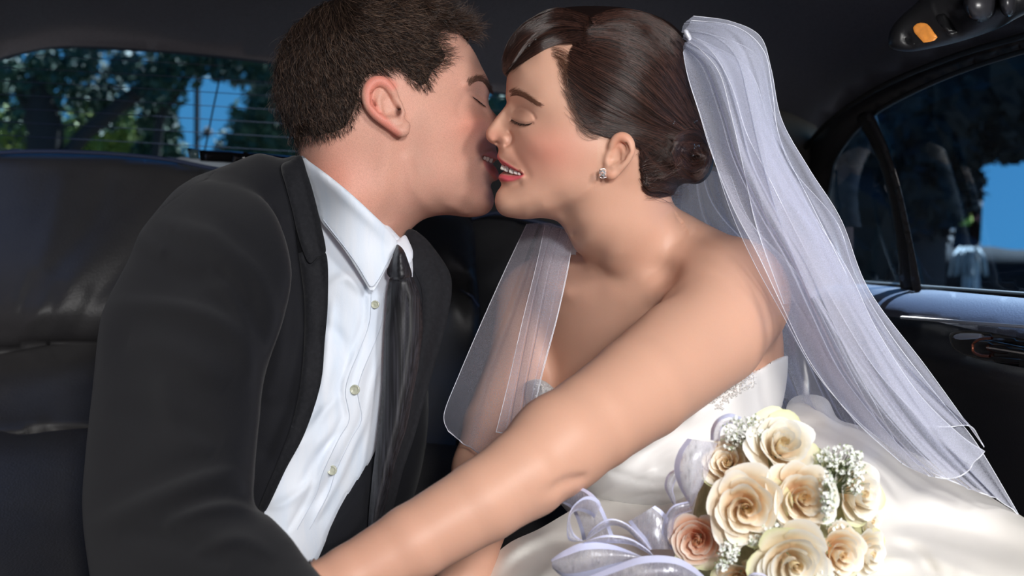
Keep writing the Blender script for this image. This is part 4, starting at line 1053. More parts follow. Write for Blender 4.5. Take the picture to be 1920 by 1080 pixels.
# tie
def tie_d(px, py):
    cx = np.interp(py, [520,560,640,720,800,870,950,1040], [753,758,756,748,736,720,705,690]); hw = np.interp(py, [520,560,620,720,870,1040], [19,32,38,32,24,8])
    q = np.clip((px - cx) / hw, -1.2, 1.2); e = np.exp(-((py - 530) / 40) ** 2)
    return 1.203 + .013 * q * q + .00002 * (py - 520) - .003 * e + .0012 * np.sin(q * 5 + py * .004) * (1 - e) + .0022 * np.exp(-((q - .1) / .12) ** 2) * np.clip((py - 525) / 30, 0, 1) * np.clip((760 - py) / 200, 0, 1)
tie = sheet('necktie', [(733,520),(755,524),(771,518),(783,540),(791,570),(794,610),(791,640),(785,685),(778,721),(762,803),(741,868),(724,945),(708,1010),(690,1040),(690,985),(697,905),(709,803),(717,721),(720,640),(724,580),(727,540)],
   tie_d, TIE, groom, thick=.006, step=5, round_w=.004, smooth_step=4)
sheet('knot', [(743,459),(750,461),(758,471),(766,492),(772,512),(770,521),(752,526),(734,523),(725,510),(730,495),(736,480)], (lambda px, py: 1.196 + .014 * np.clip((px - np.interp(py, [460,490,520], [751,750,752])) / np.interp(py, [460,490,520], [9,15,21]), -1.1, 1.1) ** 2 + .010 * np.exp(-((py - 457) / 12) ** 2) + .0006 * np.sin((px * .35 + py * .9) * .55)), TIE, tie, thick=.014, step=4, round_w=.006, smooth_step=3)

# ================================================================ BRIDE'S GOWN
SATIN = mat('white_satin', srgb(238,234,228), rough=.36, spec=.5, sheen=.15, subsurf=.0, bump=[(10, .25), (1200, .08)])
CHIF = mat('white_pleated_satin', srgb(236,235,234), rough=.42, spec=.45, sheen=.15, bump=[(18, .2), (1200, .08)])
pleats = []
for k in range(13):
    o_ = k * 17
    pleats.append(('s', [(1462, 700 + o_ * .62), (1400, 722 + o_ * .7), (1320, 772 + o_ * .8), (1240, 822 + o_ * .85), (1150, 872 + o_ * .8), (1060, 905 + o_ * .6)], 11.0, 2.6))
pleats += [('l',[(1150,885),(1220,905),(1290,900)],7,-2),('l',[(1110,935),(1180,900),(1220,880)],6,2.4),('l',[(1120,950),(1200,930),(1290,925)],6,-2.5)]
BOD = Relief([(985,760),(980,700),(1000,670),(1060,680),(1150,700),(1260,710),(1330,690),(1400,640),(1440,625),(1460,650),(1464,700),(1467,750),(1474,790),(1480,840),(1492,900),(1490,980),(1400,1040),(1200,1040),(1100,990),(1040,930),(1005,860),(988,800)],
  [(1010,745,92),(1035,745,102),(1060,790,112),(1120,800,135),(1200,810,140),(1280,800,140),(1350,780,128),(1420,740,95),(1420,700,92),(1380,700,110),(1440,690,72),(1300,740,130),(1440,800,85),(1400,850,115),(1300,880,150),(1200,880,155),(1100,860,140),(1040,850,100),(1250,960,150),(1400,950,120),(1150,940,130)],
  lambda px, py: 1.335 - .00005 * (px - 1200), step=3, bumps=pleats)
gown = empty('gown', P(1250, 950, 1.2)); gown.parent = bride; gown.location = Vector(P(1250, 950, 1.2)) - bride.location
BOD_TOP = [(980,722),(1003,711),(1022,715),(1040,729),(1075,754),(1150,772),(1260,776),(1312,762),(1352,735),(1400,706),(1430,689),(1470,668),(1560,660),(1560,1060),(960,1060),(960,760)]
bod_body = Body([Shape(BOD, k=.01)] + [Grow(q_, .004) for q_ in bride_parts[:3]] + [Cut(BOD_TOP, (900, 500, 1600, 1100), .9, 1.7)])
bV, bQ = surface_net(bod_body, .0056); bV = project(bod_body, relax(bV, bQ, 1), 1, lim=.003)
bV, bQ = subdiv(bV, bQ); bV = project(bod_body, bV, 1, lim=.003)
mesh_np('bodice', bV, bQ, CHIF, gown)
# bead trim along the top edge
def bead(c, r, col):
    pass
bd_v, bd_f = [], []
def add_gem(c, r):
    n0 = len(bd_v); ax = np.array([[1,0,0],[-1,0,0],[0,1,0],[0,-1,0],[0,0,1],[0,0,-1]], float) @ np.array(Matrix.Rotation(RNG.uniform(0, 3), 3, 'Y'))
    bd_v.extend(list(np.array(c) + ax * r)); bd_f.extend([[n0+a, n0+b, n0+c_] for a, b, c_ in ((0,2,4),(2,1,4),(1,3,4),(3,0,4),(2,0,5),(1,2,5),(3,1,5),(0,3,5))])
for s_, e_ in (([(1335,752),(1360,735),(1390,716),(1420,700),(1450,684)], 6), ([(1345,765),(1362,748),(1392,730),(1425,712)], 7), ([(1000,724),(1015,726),(1030,738),(1020,750),(1008,760),(1004,745)], 6)):
    q = catmull(np.array(s_, float), 2.2, closed=False)
    for x, y in q:
        for _ in range(2):
            xx, yy = x + RNG.normal() * e_ * .5, y + RNG.normal() * e_ * .5
            d0 = float(BOD.front(np.array([xx]), np.array([yy]))[0])
            if not np.isfinite(d0): continue
            add_gem(P(xx, yy, d0 - .0012), RNG.uniform(.0009, .0019))
GEM = mat('clear_beads', srgb(236,234,232), rough=.15, metallic=.2, spec=.9)
tag(mesh_np('beading', np.array(bd_v), np.array(bd_f), GEM, gown, smooth=False), kind='stuff')
skirt_d = depth_fn([(895,1110,1.17),(960,1010,1.21),(1060,965,1.20),(1150,935,1.21),(1250,930,1.19),(1440,840,1.20),(1476,760,1.27),(1540,745,1.27),(1575,800,1.22),(1700,850,1.19),(1800,900,1.16),(1900,965,1.11),(2020,1030,1.05),
   (1000,1080,1.12),(1100,1060,1.10),(1300,1000,1.09),(1300,1100,1.04),(1500,900,1.10),(1500,1050,1.04),(1700,950,1.10),(1700,1080,1.0),(1900,1080,.99),(1620,880,1.10),(1100,1150,1.04),(1700,1150,.95)],
  [('s',[(1478,792),(1500,772),(1540,768),(1582,800)],14,6,1),('s',[(1630,972),(1740,990),(1850,1022),(1970,1070)],30,16,1),('s',[(1620,1010),(1700,1040),(1790,1090)],24,10,1),('f',[(1470,775),(1520,762),(1556,775),(1580,800)],16,4),('f',[(1480,812),(1520,796),(1548,800)],13,-6),
   ('f',[(1640,1000),(1720,985),(1800,1000),(1900,1030),(1960,1060)],20,-14),('f',[(1640,950),(1740,935),(1850,960),(1960,1010)],26,10),('f',[(1650,1050),(1740,1050),(1850,1090)],16,12),('f',[(1660,1010),(1720,1040),(1760,1090)],14,-10),
   ('f',[(940,1080),(990,1040),(1060,1015),(1120,1005)],12,-10),('f',[(930,1060),(980,1022),(1050,990)],10,7),('f',[(1000,1090),(1060,1050),(1140,1030)],14,9),('f',[(1060,960),(1130,975),(1220,970)],9,-5),('f',[(1080,990),(1160,1000),(1250,990)],10,5)])
sheet('skirt', [(890,1160),(898,1095),(915,1055),(955,1018),(1010,992),(1060,963),(1100,940),(1160,925),(1240,930),(1350,900),(1440,840),(1478,800),(1474,765),(1490,744),(1525,740),(1552,750),(1572,785),(1610,798),(1650,815),(1700,843),(1760,873),(1830,915),(1900,958),(1970,1000),(2050,1040),(2050,1180)],
   skirt_d, SATIN, gown, thick=.02, step=8, round_w=.012)

# ---- veil
def tulle(name, base, pw, col, rough=.8):
    m = bpy.data.materials.new(name); m.use_nodes = True; nt = m.node_tree; nt.nodes.clear(); N_ = nt.nodes.new; L_ = nt.links.new
    o = N_('ShaderNodeOutputMaterial'); t = N_('ShaderNodeBsdfTransparent'); d = N_('ShaderNodeBsdfDiffuse'); tr = N_('ShaderNodeBsdfTranslucent')
    d.inputs[0].default_value = col; tr.inputs[0].default_value = col
    a = N_('ShaderNodeMixShader'); a.inputs[0].default_value = .4; L_(d.outputs[0], a.inputs[1]); L_(tr.outputs[0], a.inputs[2])
    lw = N_('ShaderNodeLayerWeight'); lw.inputs['Blend'].default_value = .5
    p = N_('ShaderNodeMath'); p.operation = 'POWER'; p.inputs[1].default_value = pw; L_(lw.outputs['Facing'], p.inputs[0])
    mr = N_('ShaderNodeMapRange'); mr.inputs[3].default_value = base; mr.inputs[4].default_value = .97; L_(p.outputs[0], mr.inputs[0])
    n = N_('ShaderNodeTexNoise'); n.inputs['Scale'].default_value = 1100; tc = N_('ShaderNodeTexCoord'); L_(tc.outputs['Object'], n.inputs['Vector'])
    m2 = N_('ShaderNodeMapRange'); m2.inputs[1].default_value = .35; m2.inputs[2].default_value = .65; m2.inputs[3].default_value = .75; m2.inputs[4].default_value = 1.2; L_(n.outputs[0], m2.inputs[0])
    mu = N_('ShaderNodeMath'); mu.operation = 'MULTIPLY'; mu.use_clamp = True; L_(mr.outputs[0], mu.inputs[0]); L_(m2.outputs[0], mu.inputs[1])
    mx = N_('ShaderNodeMixShader'); L_(mu.outputs[0], mx.inputs[0]); L_(t.outputs[0], mx.inputs[1]); L_(a.outputs[0], mx.inputs[2]); L_(mx.outputs[0], o.inputs[0])
    return m
TULLE = tulle('white_tulle', .20, 1.3, srgb(226,230,248)); TULLE_S = tulle('sheer_tulle', .11, 1.5, srgb(226,230,248))
HEM = mat('satin_hem_cord', srgb(235,238,248), rough=.4)
def loft(rows, nu, nv):
    R_ = np.asarray(rows, float)                   # (rows, cols, 3) px,py,y
    cols = np.stack([resample(catmull(r * [1, 1, 1000], 6, closed=False), nv) for r in R_])
    out = np.stack([resample_k(cols[:, j], nu) for j in range(nv)], 1)
    return out / [1, 1, 1000]
def resample_k(p, n):
    """smooth through p with equal parameter per segment"""
    m_ = len(p); t = np.linspace(0, m_ - 1, n); i = np.clip(t.astype(int), 0, m_ - 2); f = (t - i)[:, None]
    p0 = p[np.clip(i - 1, 0, m_ - 1)]; p1 = p[i]; p2 = p[i + 1]; p3 = p[np.clip(i + 2, 0, m_ - 1)]
    return .5 * ((2 * p1) + (-p0 + p2) * f + (2 * p0 - 5 * p1 + 4 * p2 - p3) * f ** 2 + (-p0 + 3 * p1 - 3 * p2 + p3) * f ** 3)
def veil(name, rows, m, parent, pleat=7, amp=10, lat=5, phase=0, seed=1, hem=True, edges=True, nu=110, nv=120):
    g = loft(rows, nu, nv); r = np.random.default_rng(seed)
    u = np.linspace(0, 1, nu)[:, None]; v = np.linspace(0, 1, nv)[None]
    env = np.sin(np.pi * np.clip(v, 0, 1)) ** .4
    w = np.zeros((nu, nv)); l = np.zeros((nu, nv))
    nf = int(pleat * 1.3)
    for k in range(nf):
        c = (k + r.uniform(.1, .9)) / nf + r.uniform(-.10, .10) * (u - .3) + .03 * np.sin(3 * u + r.uniform(0, 6)); sg_ = r.choice([.02, .05, .08, .12])
        a_ = r.uniform(.4, 1.3) * (1 if r.random() < .65 else -.7) * (1 + .4 * np.sin(u * r.uniform(2, 5) + r.uniform(0, 6)))
        x = (v - c) / sg_
        w += a_ * np.exp(-x * x); l += a_ * x * np.exp(-x * x) * .9
    w += .8 * np.sin(2 * np.pi * pleat * .35 * v + phase + u)
    gr = (.25 + .75 * u)
    g[..., 2] += w * amp * .001 * gr * env
    g[..., 0] += l * lat * gr * env
    V = Pn(g)
    o = mesh_np(name, V.reshape(-1, 3), grid_faces(nu, nv), m, parent)
    if edges:
        for e in (V[:, 0], V[:, -1]): strands('hem', e[None], .00028, .00028, HEM, o, 5)
    if hem: strands('hem', V[-1][None], .00055, .00055, HEM, o, 5)
    return o
vl = empty('veil', P(1290, 80, 1.25)); vl.parent = bride; vl.location = Vector(P(1290, 80, 1.25)) - bride.location
# dense front fall
veil('tulle_layer', [[(1281,98,1.21),(1284,88,1.215),(1290,76,1.22),(1298,68,1.225)], [(1290,145,1.19),(1325,125,1.185),(1365,118,1.19),(1400,125,1.21)], [(1312,215,1.18),(1360,215,1.17),(1405,215,1.175),(1440,225,1.20)],
   [(1335,290,1.17),(1385,300,1.155),(1430,305,1.165),(1472,310,1.19)], [(1375,390,1.14),(1430,400,1.13),(1480,405,1.14),(1530,410,1.17)], [(1420,475,1.12),(1480,490,1.11),(1540,500,1.12),(1592,510,1.16)],
   [(1465,570,1.12),(1530,590,1.09),(1595,605,1.10),(1645,620,1.14)], [(1520,680,1.12),(1590,705,1.08),(1660,725,1.09),(1720,735,1.12)], [(1600,785,1.10),(1670,810,1.07),(1740,825,1.07),(1800,815,1.10)], [(1690,868,1.08),(1745,893,1.06),(1800,893,1.06),(1846,846,1.09)]],
   TULLE, vl, pleat=5, amp=12, lat=7, seed=4)
veil('tulle_layer', [[(1279,95,1.23),(1284,80,1.235),(1292,66,1.24),(1300,55,1.24)], [(1292,150,1.22),(1330,120,1.20),(1375,100,1.21),(1415,100,1.23)], [(1315,220,1.21),(1365,200,1.19),(1415,195,1.20),(1448,205,1.22)],
   [(1335,285,1.20),(1390,290,1.18),(1440,295,1.185),(1482,310,1.21)], [(1368,390,1.17),(1430,400,1.16),(1500,405,1.17),(1568,415,1.19)], [(1410,485,1.15),(1480,500,1.14),(1550,505,1.15),(1604,515,1.18)],
   [(1462,580,1.15),(1540,600,1.12),(1620,610,1.13),(1668,625,1.16)], [(1530,700,1.15),(1620,715,1.11),(1700,735,1.12),(1760,745,1.15)], [(1620,800,1.13),(1700,825,1.10),(1790,840,1.10),(1830,830,1.13)], [(1720,870,1.11),(1800,910,1.09),(1870,935,1.09),(1912,968,1.12)]],
   TULLE, vl, pleat=7, amp=10, lat=8, seed=9)
# top puff and sheer outer layer
veil('tulle_layer', [[(1278,60,1.23),(1282,45,1.235),(1292,36,1.24),(1300,30,1.245)], [(1310,75,1.20),(1330,50,1.21),(1355,38,1.23),(1370,40,1.25)], [(1345,110,1.18),(1380,80,1.195),(1405,65,1.22),(1425,68,1.24)], [(1375,170,1.17),(1415,140,1.19),(1437,125,1.21),(1446,130,1.23)],
   [(1400,250,1.16),(1435,230,1.18),(1455,220,1.20),(1466,225,1.22)], [(1440,330,1.15),(1480,320,1.17),(1505,310,1.19),(1518,318,1.21)], [(1490,430,1.15),(1530,420,1.16),(1560,410,1.18),(1577,412,1.20)], [(1560,560,1.14),(1600,545,1.15),(1622,540,1.17),(1630,545,1.19)],
   [(1640,690,1.13),(1680,690,1.14),(1715,680,1.16),(1738,690,1.18)], [(1740,800,1.11),(1785,800,1.12),(1820,800,1.13),(1845,838,1.15)]],
   TULLE_S, vl, pleat=3.5, amp=9, lat=5, seed=13)
veil('tulle_layer', [[(1280,72,1.21),(1284,60,1.215),(1290,48,1.22),(1296,38,1.225)], [(1315,95,1.185),(1340,70,1.19),(1362,55,1.20),(1380,50,1.22)], [(1350,140,1.17),(1385,110,1.175),(1410,95,1.19),(1432,95,1.21)], [(1372,220,1.16),(1408,190,1.165),(1432,170,1.18),(1448,168,1.20)],
   [(1395,320,1.15),(1430,300,1.155),(1450,280,1.17),(1463,262,1.19)], [(1420,430,1.13),(1465,420,1.14),(1500,400,1.15),(1520,380,1.17)], [(1470,570,1.12),(1520,560,1.12),(1560,540,1.13),(1590,520,1.15)]],
   TULLE_S, vl, pleat=4, amp=9, lat=6, seed=21, hem=False)
# layers behind the neck and back
veil('tulle_layer', [[(1255,360,1.36),(1290,330,1.36),(1330,320,1.36),(1370,330,1.35)], [(1240,420,1.40),(1300,420,1.39),(1350,420,1.38),(1410,420,1.36)], [(1300,520,1.42),(1380,520,1.41),(1440,520,1.39),(1500,520,1.36)], [(1400,640,1.40),(1450,640,1.38),(1510,640,1.36),(1570,650,1.32)], [(1440,740,1.38),(1500,745,1.36),(1570,760,1.32),(1640,780,1.27)], [(1480,800,1.34),(1560,830,1.30),(1640,850,1.25),(1700,870,1.2)]],
   TULLE, vl, pleat=6, amp=10, lat=8, seed=31, hem=False)
veil('tulle_layer', [[(1260,340,1.33),(1290,320,1.33),(1330,310,1.33),(1350,320,1.32)], [(1255,400,1.35),(1300,400,1.34),(1340,400,1.33),(1400,410,1.32)], [(1420,560,1.30),(1450,550,1.29),(1490,560,1.27),(1540,570,1.25)], [(1455,680,1.28),(1490,690,1.26),(1550,700,1.24),(1610,700,1.22)], [(1470,745,1.27),(1520,770,1.25),(1600,800,1.21),(1680,830,1.18)]],
   TULLE_S, vl, pleat=5, amp=8, lat=6, seed=37, hem=False)
# piece hanging over the far shoulder
veil('tulle_layer', [[(988,420,1.36),(1010,418,1.34),(1040,420,1.32),(1074,440,1.30)], [(950,500,1.33),(985,505,1.30),(1025,505,1.28),(1066,500,1.27)], [(905,600,1.31),(950,605,1.28),(1000,605,1.25),(1045,595,1.245)], [(862,700,1.29),(910,712,1.26),(965,712,1.235),(1020,690,1.235)], [(833,775,1.27),(870,818,1.25),(930,830,1.225),(1003,760,1.23)], [(840,808,1.265),(885,842,1.245),(945,870,1.215),(985,830,1.22)]],
   TULLE_S, vl, pleat=2.2, amp=7, lat=9, seed=43)
veil('tulle_layer', [[(1022,422,1.33),(1035,424,1.32),(1055,430,1.31),(1076,445,1.29)], [(1005,500,1.29),(1022,500,1.275),(1045,505,1.27),(1063,508,1.265)], [(980,600,1.26),(1000,602,1.245),(1025,600,1.24),(1045,590,1.24)], [(955,710,1.24),(975,715,1.23),(1000,705,1.225),(1018,690,1.225)], [(930,810,1.22),(955,812,1.21),(980,800,1.21),(1000,770,1.215)]],
   TULLE, vl, pleat=3, amp=4, lat=4, seed=47)
# comb and pins
strap = sheet('comb_clip', [(1281,58),(1287,54),(1293,60),(1297,72),(1292,76),(1286,70)], const(1.195), mat('pearl_white', srgb(215,218,230), rough=.2, coat=.8), bride, thick=.008, step=3, round_w=.003, smooth_step=2)
# ================================================================ HAIR
HAIRB = mat('dark_brown_hair', srgb(42,24,18), rough=.36, spec=.9, attr='Col')
HAIRB0 = mat('hair_base', srgb(26,14,11), rough=.45, spec=.35, bump=[(160, .5)])
HAIRG = mat('brown_hair', srgb(62,44,34), rough=.42, spec=.6, attr='Col')
def dip(poly, w=12, k=.35, inset=0):
    c = catmull(poly, 6)
    def ex(rel, Q, H):
        s = np.clip((sdist(Q, c) - inset) / w + .5, 0, 1); s = s * s * (3 - 2 * s)
        W = np.sqrt(np.maximum(H, 0)); W = W * (k + (1 - k) * s)
        return np.where(H > 0, W ** 2, H)
    return ex
def thin_edge(poly, head, w=42, nape=(1e9, 1e9), inset=8):
    c = catmull(poly, 6)
    def ex(rel, Q, H):
        Wf = np.sqrt(np.maximum(H, 0)); Wh = head.W(Q[:, 0], Q[:, 1]); s = sdist(Q, c) - inset
        Wh = np.where((Q[:, 0] > nape[0]) & (Q[:, 1] > nape[1]), Wf - .006, Wh)
        t = np.clip(s / w, 0, 1); t = t * t * (3 - 2 * t); Wf = np.maximum(Wf, Wh + .002)
        W = (Wh + .0005) + (Wf - Wh - .0005) * t; W = np.where(s < 0, Wh - .005 * np.clip(-s / 5, 0, 1), W)
        b = np.clip((Wh - .008) / .012, 0, 1); W = W * b + np.where(s < -6, Wf * .5, Wf) * (1 - b)
        return np.where(H > 0, np.maximum(W, .0005) ** 2, H)
    return ex
gn = [(1106,36),(1160,22),(1220,32),(1265,60),(1292,100),(1306,150)]; ga = [(1110,48),(1180,42),(1240,66),(1283,115),(1303,165),(1318,215)]
gb = [(1088,70),(1150,75),(1220,105),(1268,160),(1298,215),(1318,245)]; gc = [(1068,92),(1120,115),(1190,150),(1245,200),(1288,238),(1315,258)]
gd = [(1063,128),(1110,160),(1170,195),(1225,228),(1268,248),(1300,260)]; ge = [(1066,160),(1105,193),(1160,220),(1210,238),(1250,250),(1280,264)]
gf = [(1080,202),(1115,225),(1160,238),(1205,248),(1245,262),(1268,284)]; gg = [(1096,238),(1130,252),(1165,250),(1205,264),(1235,285),(1262,305)]
gj = [(1108,60),(1062,66),(1012,86),(978,110),(950,138)]; gk = [(1106,52),(1050,44),(1000,62),(966,92),(943,134)]; gl = [(1104,42),(1050,26),(1003,40),(964,72),(943,116)]
gl2 = [(1106,34),(1050,18),(1005,32),(968,60),(946,100)]; gj2 = [(1100,70),(1070,78),(1045,80),(1015,92),(985,108)]
gh = [(1192,262),(1215,285),(1238,300),(1262,312),(1275,330)]; gh2 = [(1200,290),(1212,315),(1232,332),(1255,340),(1272,345)]; gi = [(1203,325),(1215,342),(1235,350),(1255,352),(1270,348)]; gi2 = [(1206,352),(1220,362),(1238,366),(1255,362),(1268,352)]
def arc(cx, cy, rx, ry, a0, a1, rot=0, n=10):
    a = np.radians(np.linspace(a0, a1, n)); c, s = math.cos(math.radians(rot)), math.sin(math.radians(rot)); x = rx * np.cos(a); y = ry * np.sin(a)
    return np.c_[cx + x * c - y * s, cy + x * s + y * c]
def flow_field(guides, amp, seed, freqs=(5, 30), nu=700, nt=260):
    """locks of hair: relief that follows a family of guide lines"""
    r_ = np.random.default_rng(seed); G = np.stack([resample(catmull(np.array(g, float), 5, closed=False), nt) for g in guides])
    u = np.linspace(0, len(G) - 1, nu); i = np.clip(u.astype(int), 0, len(G) - 2); f = (u - i)[:, None, None]
    p0 = G[np.clip(i - 1, 0, len(G) - 1)]; p1 = G[i]; p2 = G[i + 1]; p3 = G[np.clip(i + 2, 0, len(G) - 1)]
    p = .5 * ((2 * p1) + (-p0 + p2) * f + (2 * p0 - 5 * p1 + 4 * p2 - p3) * f ** 2 + (-p0 + 3 * p1 - 3 * p2 + p3) * f ** 3)
    uu = (u / (len(G) - 1))[:, None]; t = np.linspace(0, 1, nt)[None]; v = np.zeros((nu, nt))
    for k in range(9):
        fq = r_.uniform(*freqs); v += np.cos(2 * np.pi * fq * uu + r_.uniform(0, 6.3) + r_.uniform(-2.5, 2.5) * t + r_.uniform(0, 1) * np.sin(t * 5)) / (fq / freqs[0]) ** .6
    v = v / np.abs(v).max() * amp * np.clip(np.sin(np.pi * t) * 3, 0, 1) * np.clip(np.sin(np.pi * uu) * 5, 0, 1)
    g = Grid(900, -10, 1360, 400, 2.0); ix = ((p[..., 0] - g.x0) / g.step + .5).astype(int).ravel(); iy = ((p[..., 1] - g.y0) / g.step + .5).astype(int).ravel()
    ok = (ix >= 0) & (iy >= 0) & (ix < g.nx) & (iy < g.ny); k = iy[ok] * g.nx + ix[ok]
    s_ = np.bincount(k, v.ravel()[ok], g.nx * g.ny); c_ = np.bincount(k, minlength=g.nx * g.ny); A = s_ / np.maximum(c_, 1)
    return ('c', lambda Q: g.look(A, np.clip(Q[:, 0], g.x0, g.x0 + 458), np.clip(Q[:, 1], g.y0, g.y0 + 408)))
LOCKS = [flow_field([gn, ga, gb, gc, gd, ge, gf, gg], 2.0, 1, (6, 34)), flow_field([gj2, gj, gk, gl, gl2], 1.6, 2, (3, 14)), flow_field([gg, gh, gh2, gi, gi2], 1.6, 3, (3, 12)),
         flow_field([arc(1296,292,38,46,150,400), arc(1296,292,31,38,160,410), arc(1297,292,22,27,170,400), arc(1298,293,13,14,180,420)], 1.6, 4, (2, 7))]
HB_REG = [(941,138),(947,142),(958,130),(982,108),(1012,93),(1045,83),(1062,84),(1068,98),(1063,122),(1066,158),(1079,200),(1094,234),(1110,259),(1138,258),(1165,250),(1188,262),(1199,288),(1203,325),(1206,352),(1222,372),(1262,375),(1350,370),(1350,200),(1300,20),(1150,-20),(1000,0),(930,60)]
HB_SIL = [(943,136),(955,152),(965,200),(962,300),(975,380),(1040,395),(1130,395),(1200,388),(1234,373),(1262,366),(1271,351),(1285,344),(1312,344),(1331,326),(1338,300),(1337,262),(1324,225),(1316,190),(1303,130),(1292,85),(1268,52),(1232,30),(1180,16),(1120,11),(1060,14),(1010,28),(975,50),(955,76),(945,104)]
HB = Relief(HB_SIL, [(1000,60,42),(975,90,38),(960,110,30),(1015,85,50),(1060,45,52),(1120,40,54),(1180,50,58),(1060,110,66),(1090,150,72),(1130,100,76),(1200,120,80),(1200,200,80),(1130,230,77),(1160,240,79),(1260,120,57),(1250,200,68),(1290,170,34),(1225,270,70),
   (1225,330,60),(1215,355,55),(1250,350,44),(1295,290,46),(1310,250,36),(1315,320,32),(1280,325,40),(970,160,28),(1000,200,44),(1010,300,48),(1100,330,55),(1180,350,52)], b_ymid, step=3, fine=1.5, extra=thin_edge(HB_REG, BH, 42, (1185, 300)),
   bumps=LOCKS + [('l',[(1262,262),(1285,248),(1315,255),(1330,285),(1322,320),(1298,337),(1272,328),(1258,300),(1264,275)],9,9),('g',1298,292,12,11,0,-10),('l',[(1285,294),(1305,288),(1322,296)],4,7),('l',[(1278,310),(1300,322),(1326,310)],6,6),('l',[(1258,262),(1256,290),(1262,318)],6,-5),
     ('l',[(1230,60),(1270,130),(1300,190)],12,-3),('l',[(1110,55),(1180,70),(1240,120),(1280,190)],10,-2.5),('l',[(1090,190),(1150,215),(1210,235),(1260,245)],8,-2),('l',[(1100,125),(1170,160),(1230,205)],9,2.5),('l',[(1110,58),(1150,50)],8,-3),
     ('l',[(1205,270),(1225,300),(1262,318)],8,-3),('l',[(1205,345),(1235,352),(1268,345)],7,3)])
hb_body = Body([Shape(HB, k=.01)])
hV, hQ = surface_net(hb_body, .003); hV = project(hb_body, relax(hV, hQ, 1), 1, lim=.003)
bhair = mesh_np('hair', hV, hQ, HAIRB0, bride)
def family(guides, n, K, rel, m, parent, cols, jit=2.0, lift=(.0002, .0016), r=.00016, flow=.6, name='hair_strand', trim=.12, seed=1, wav=1.2):
    r_ = np.random.default_rng(seed); G = np.stack([resample(catmull(np.array(g, float), 5, closed=False), K) for g in guides])
    u = r_.random(n) * (len(G) - 1); i = np.clip(u.astype(int), 0, len(G) - 2); f = (u - i)[:, None, None]
    # cubic across guides
    p0 = G[np.clip(i - 1, 0, len(G) - 1)]; p1 = G[i]; p2 = G[i + 1]; p3 = G[np.clip(i + 2, 0, len(G) - 1)]
    p = .5 * ((2 * p1) + (-p0 + p2) * f + (2 * p0 - 5 * p1 + 4 * p2 - p3) * f ** 2 + (-p0 + 3 * p1 - 3 * p2 + p3) * f ** 3)
    t = np.linspace(0, 1, K)[None, :, None]
    a = r_.uniform(0, trim, (n, 1)) ; b = 1 - r_.uniform(0, trim * 1.5, (n, 1))
    tt = (a + (b - a) * t[..., 0]) * (K - 1); ii = np.clip(tt.astype(int), 0, K - 2); ff = (tt - ii)[..., None]
    rr = np.arange(n)[:, None]; p = p[rr, ii] * (1 - ff) + p[rr, ii + 1] * ff
    # clumps
    cl = np.round(u * 16) / 16; ph = np.sin(cl * 77.7) * 6.28; amp = np.sin(cl * 31.3) * wav
    d = np.gradient(p, axis=1); nrm = np.stack([d[..., 1], -d[..., 0]], -1); nrm /= np.linalg.norm(nrm, axis=-1, keepdims=True) + 1e-9
    off_ = amp[:, None] * np.sin(t[..., 0] * 5 + ph[:, None]) + r_.normal(size=(n, 1)) * jit + r_.normal(size=(n, 1)) * jit * .8 * np.sin(t[..., 0] * 4 + r_.uniform(0, 6, (n, 1)))
    p = p + nrm * off_[..., None]
    clump_l = (np.sin(cl * 53.1)[:, None] * .5 + .5) * .0012
    dep = np.minimum(rel.front(p[..., 0].ravel(), p[..., 1].ravel()), BH.front(p[..., 0].ravel(), p[..., 1].ravel()) - .0004).reshape(n, K) - r_.uniform(lift[0], lift[1], (n, 1)) - clump_l
    W = Pn(np.dstack([p, dep]))
    c = np.array([x[:3] for x in cols]); ci = r_.integers(0, len(c), n); cc = c[ci] * r_.uniform(.7, 1.3, (n, 1))
    return strands(name, W, r, r * .6, m, parent, 3, colors=cc)
BC = [srgb(46,27,22), srgb(34,20,16), srgb(68,42,34), srgb(26,15,13), srgb(84,54,44)]
family([gn, ga, gb, gc, gd, ge, gf, gg], 6000, 11, HB, HAIRB, bhair, BC, jit=1.8, seed=2)['kind'] = 'stuff'
family([gj2, gj, gk, gl, gl2], 2000, 11, HB, HAIRB, bhair, BC, jit=1.5, seed=3, lift=(.0002, .002))['kind'] = 'stuff'
family([gg, gh, gh2, gi, gi2], 1500, 9, HB, HAIRB, bhair, BC, jit=2.2, seed=4, lift=(.0002, .002))['kind'] = 'stuff'
# bun curls
family([arc(1296,292,38,46,150,400), arc(1296,292,31,38,160,410), arc(1297,292,22,27,170,400), arc(1298,293,13,14,180,420)], 1700, 12, HB, HAIRB, bhair, [srgb(92,60,48)] + BC, jit=1.3, seed=5, lift=(.0004, .0025))['kind'] = 'stuff'
family([[(1262,300),(1275,325),(1300,338),(1328,318),(1334,290)], [(1270,285),(1280,310),(1302,326),(1322,308),(1328,288)], [(1262,262),(1290,246),(1318,252),(1332,275)], [(1255,275),(1262,300),(1262,322),(1275,335)]], 700, 9, HB, HAIRB, bhair, [srgb(90,56,44)] + BC, jit=2.4, seed=6, lift=(.001, .004))['kind'] = 'stuff'
family([[(1200,300),(1225,280),(1255,262),(1275,258)], [(1205,330),(1235,325),(1262,312),(1285,300)], [(1215,345),(1245,335),(1268,335),(1290,338)], [(1210,365),(1240,372),(1262,378),(1275,380)]], 90, 9, HB, HAIRB, bhair, BC, jit=6, seed=7, lift=(.002, .008), wav=5)['kind'] = 'stuff'
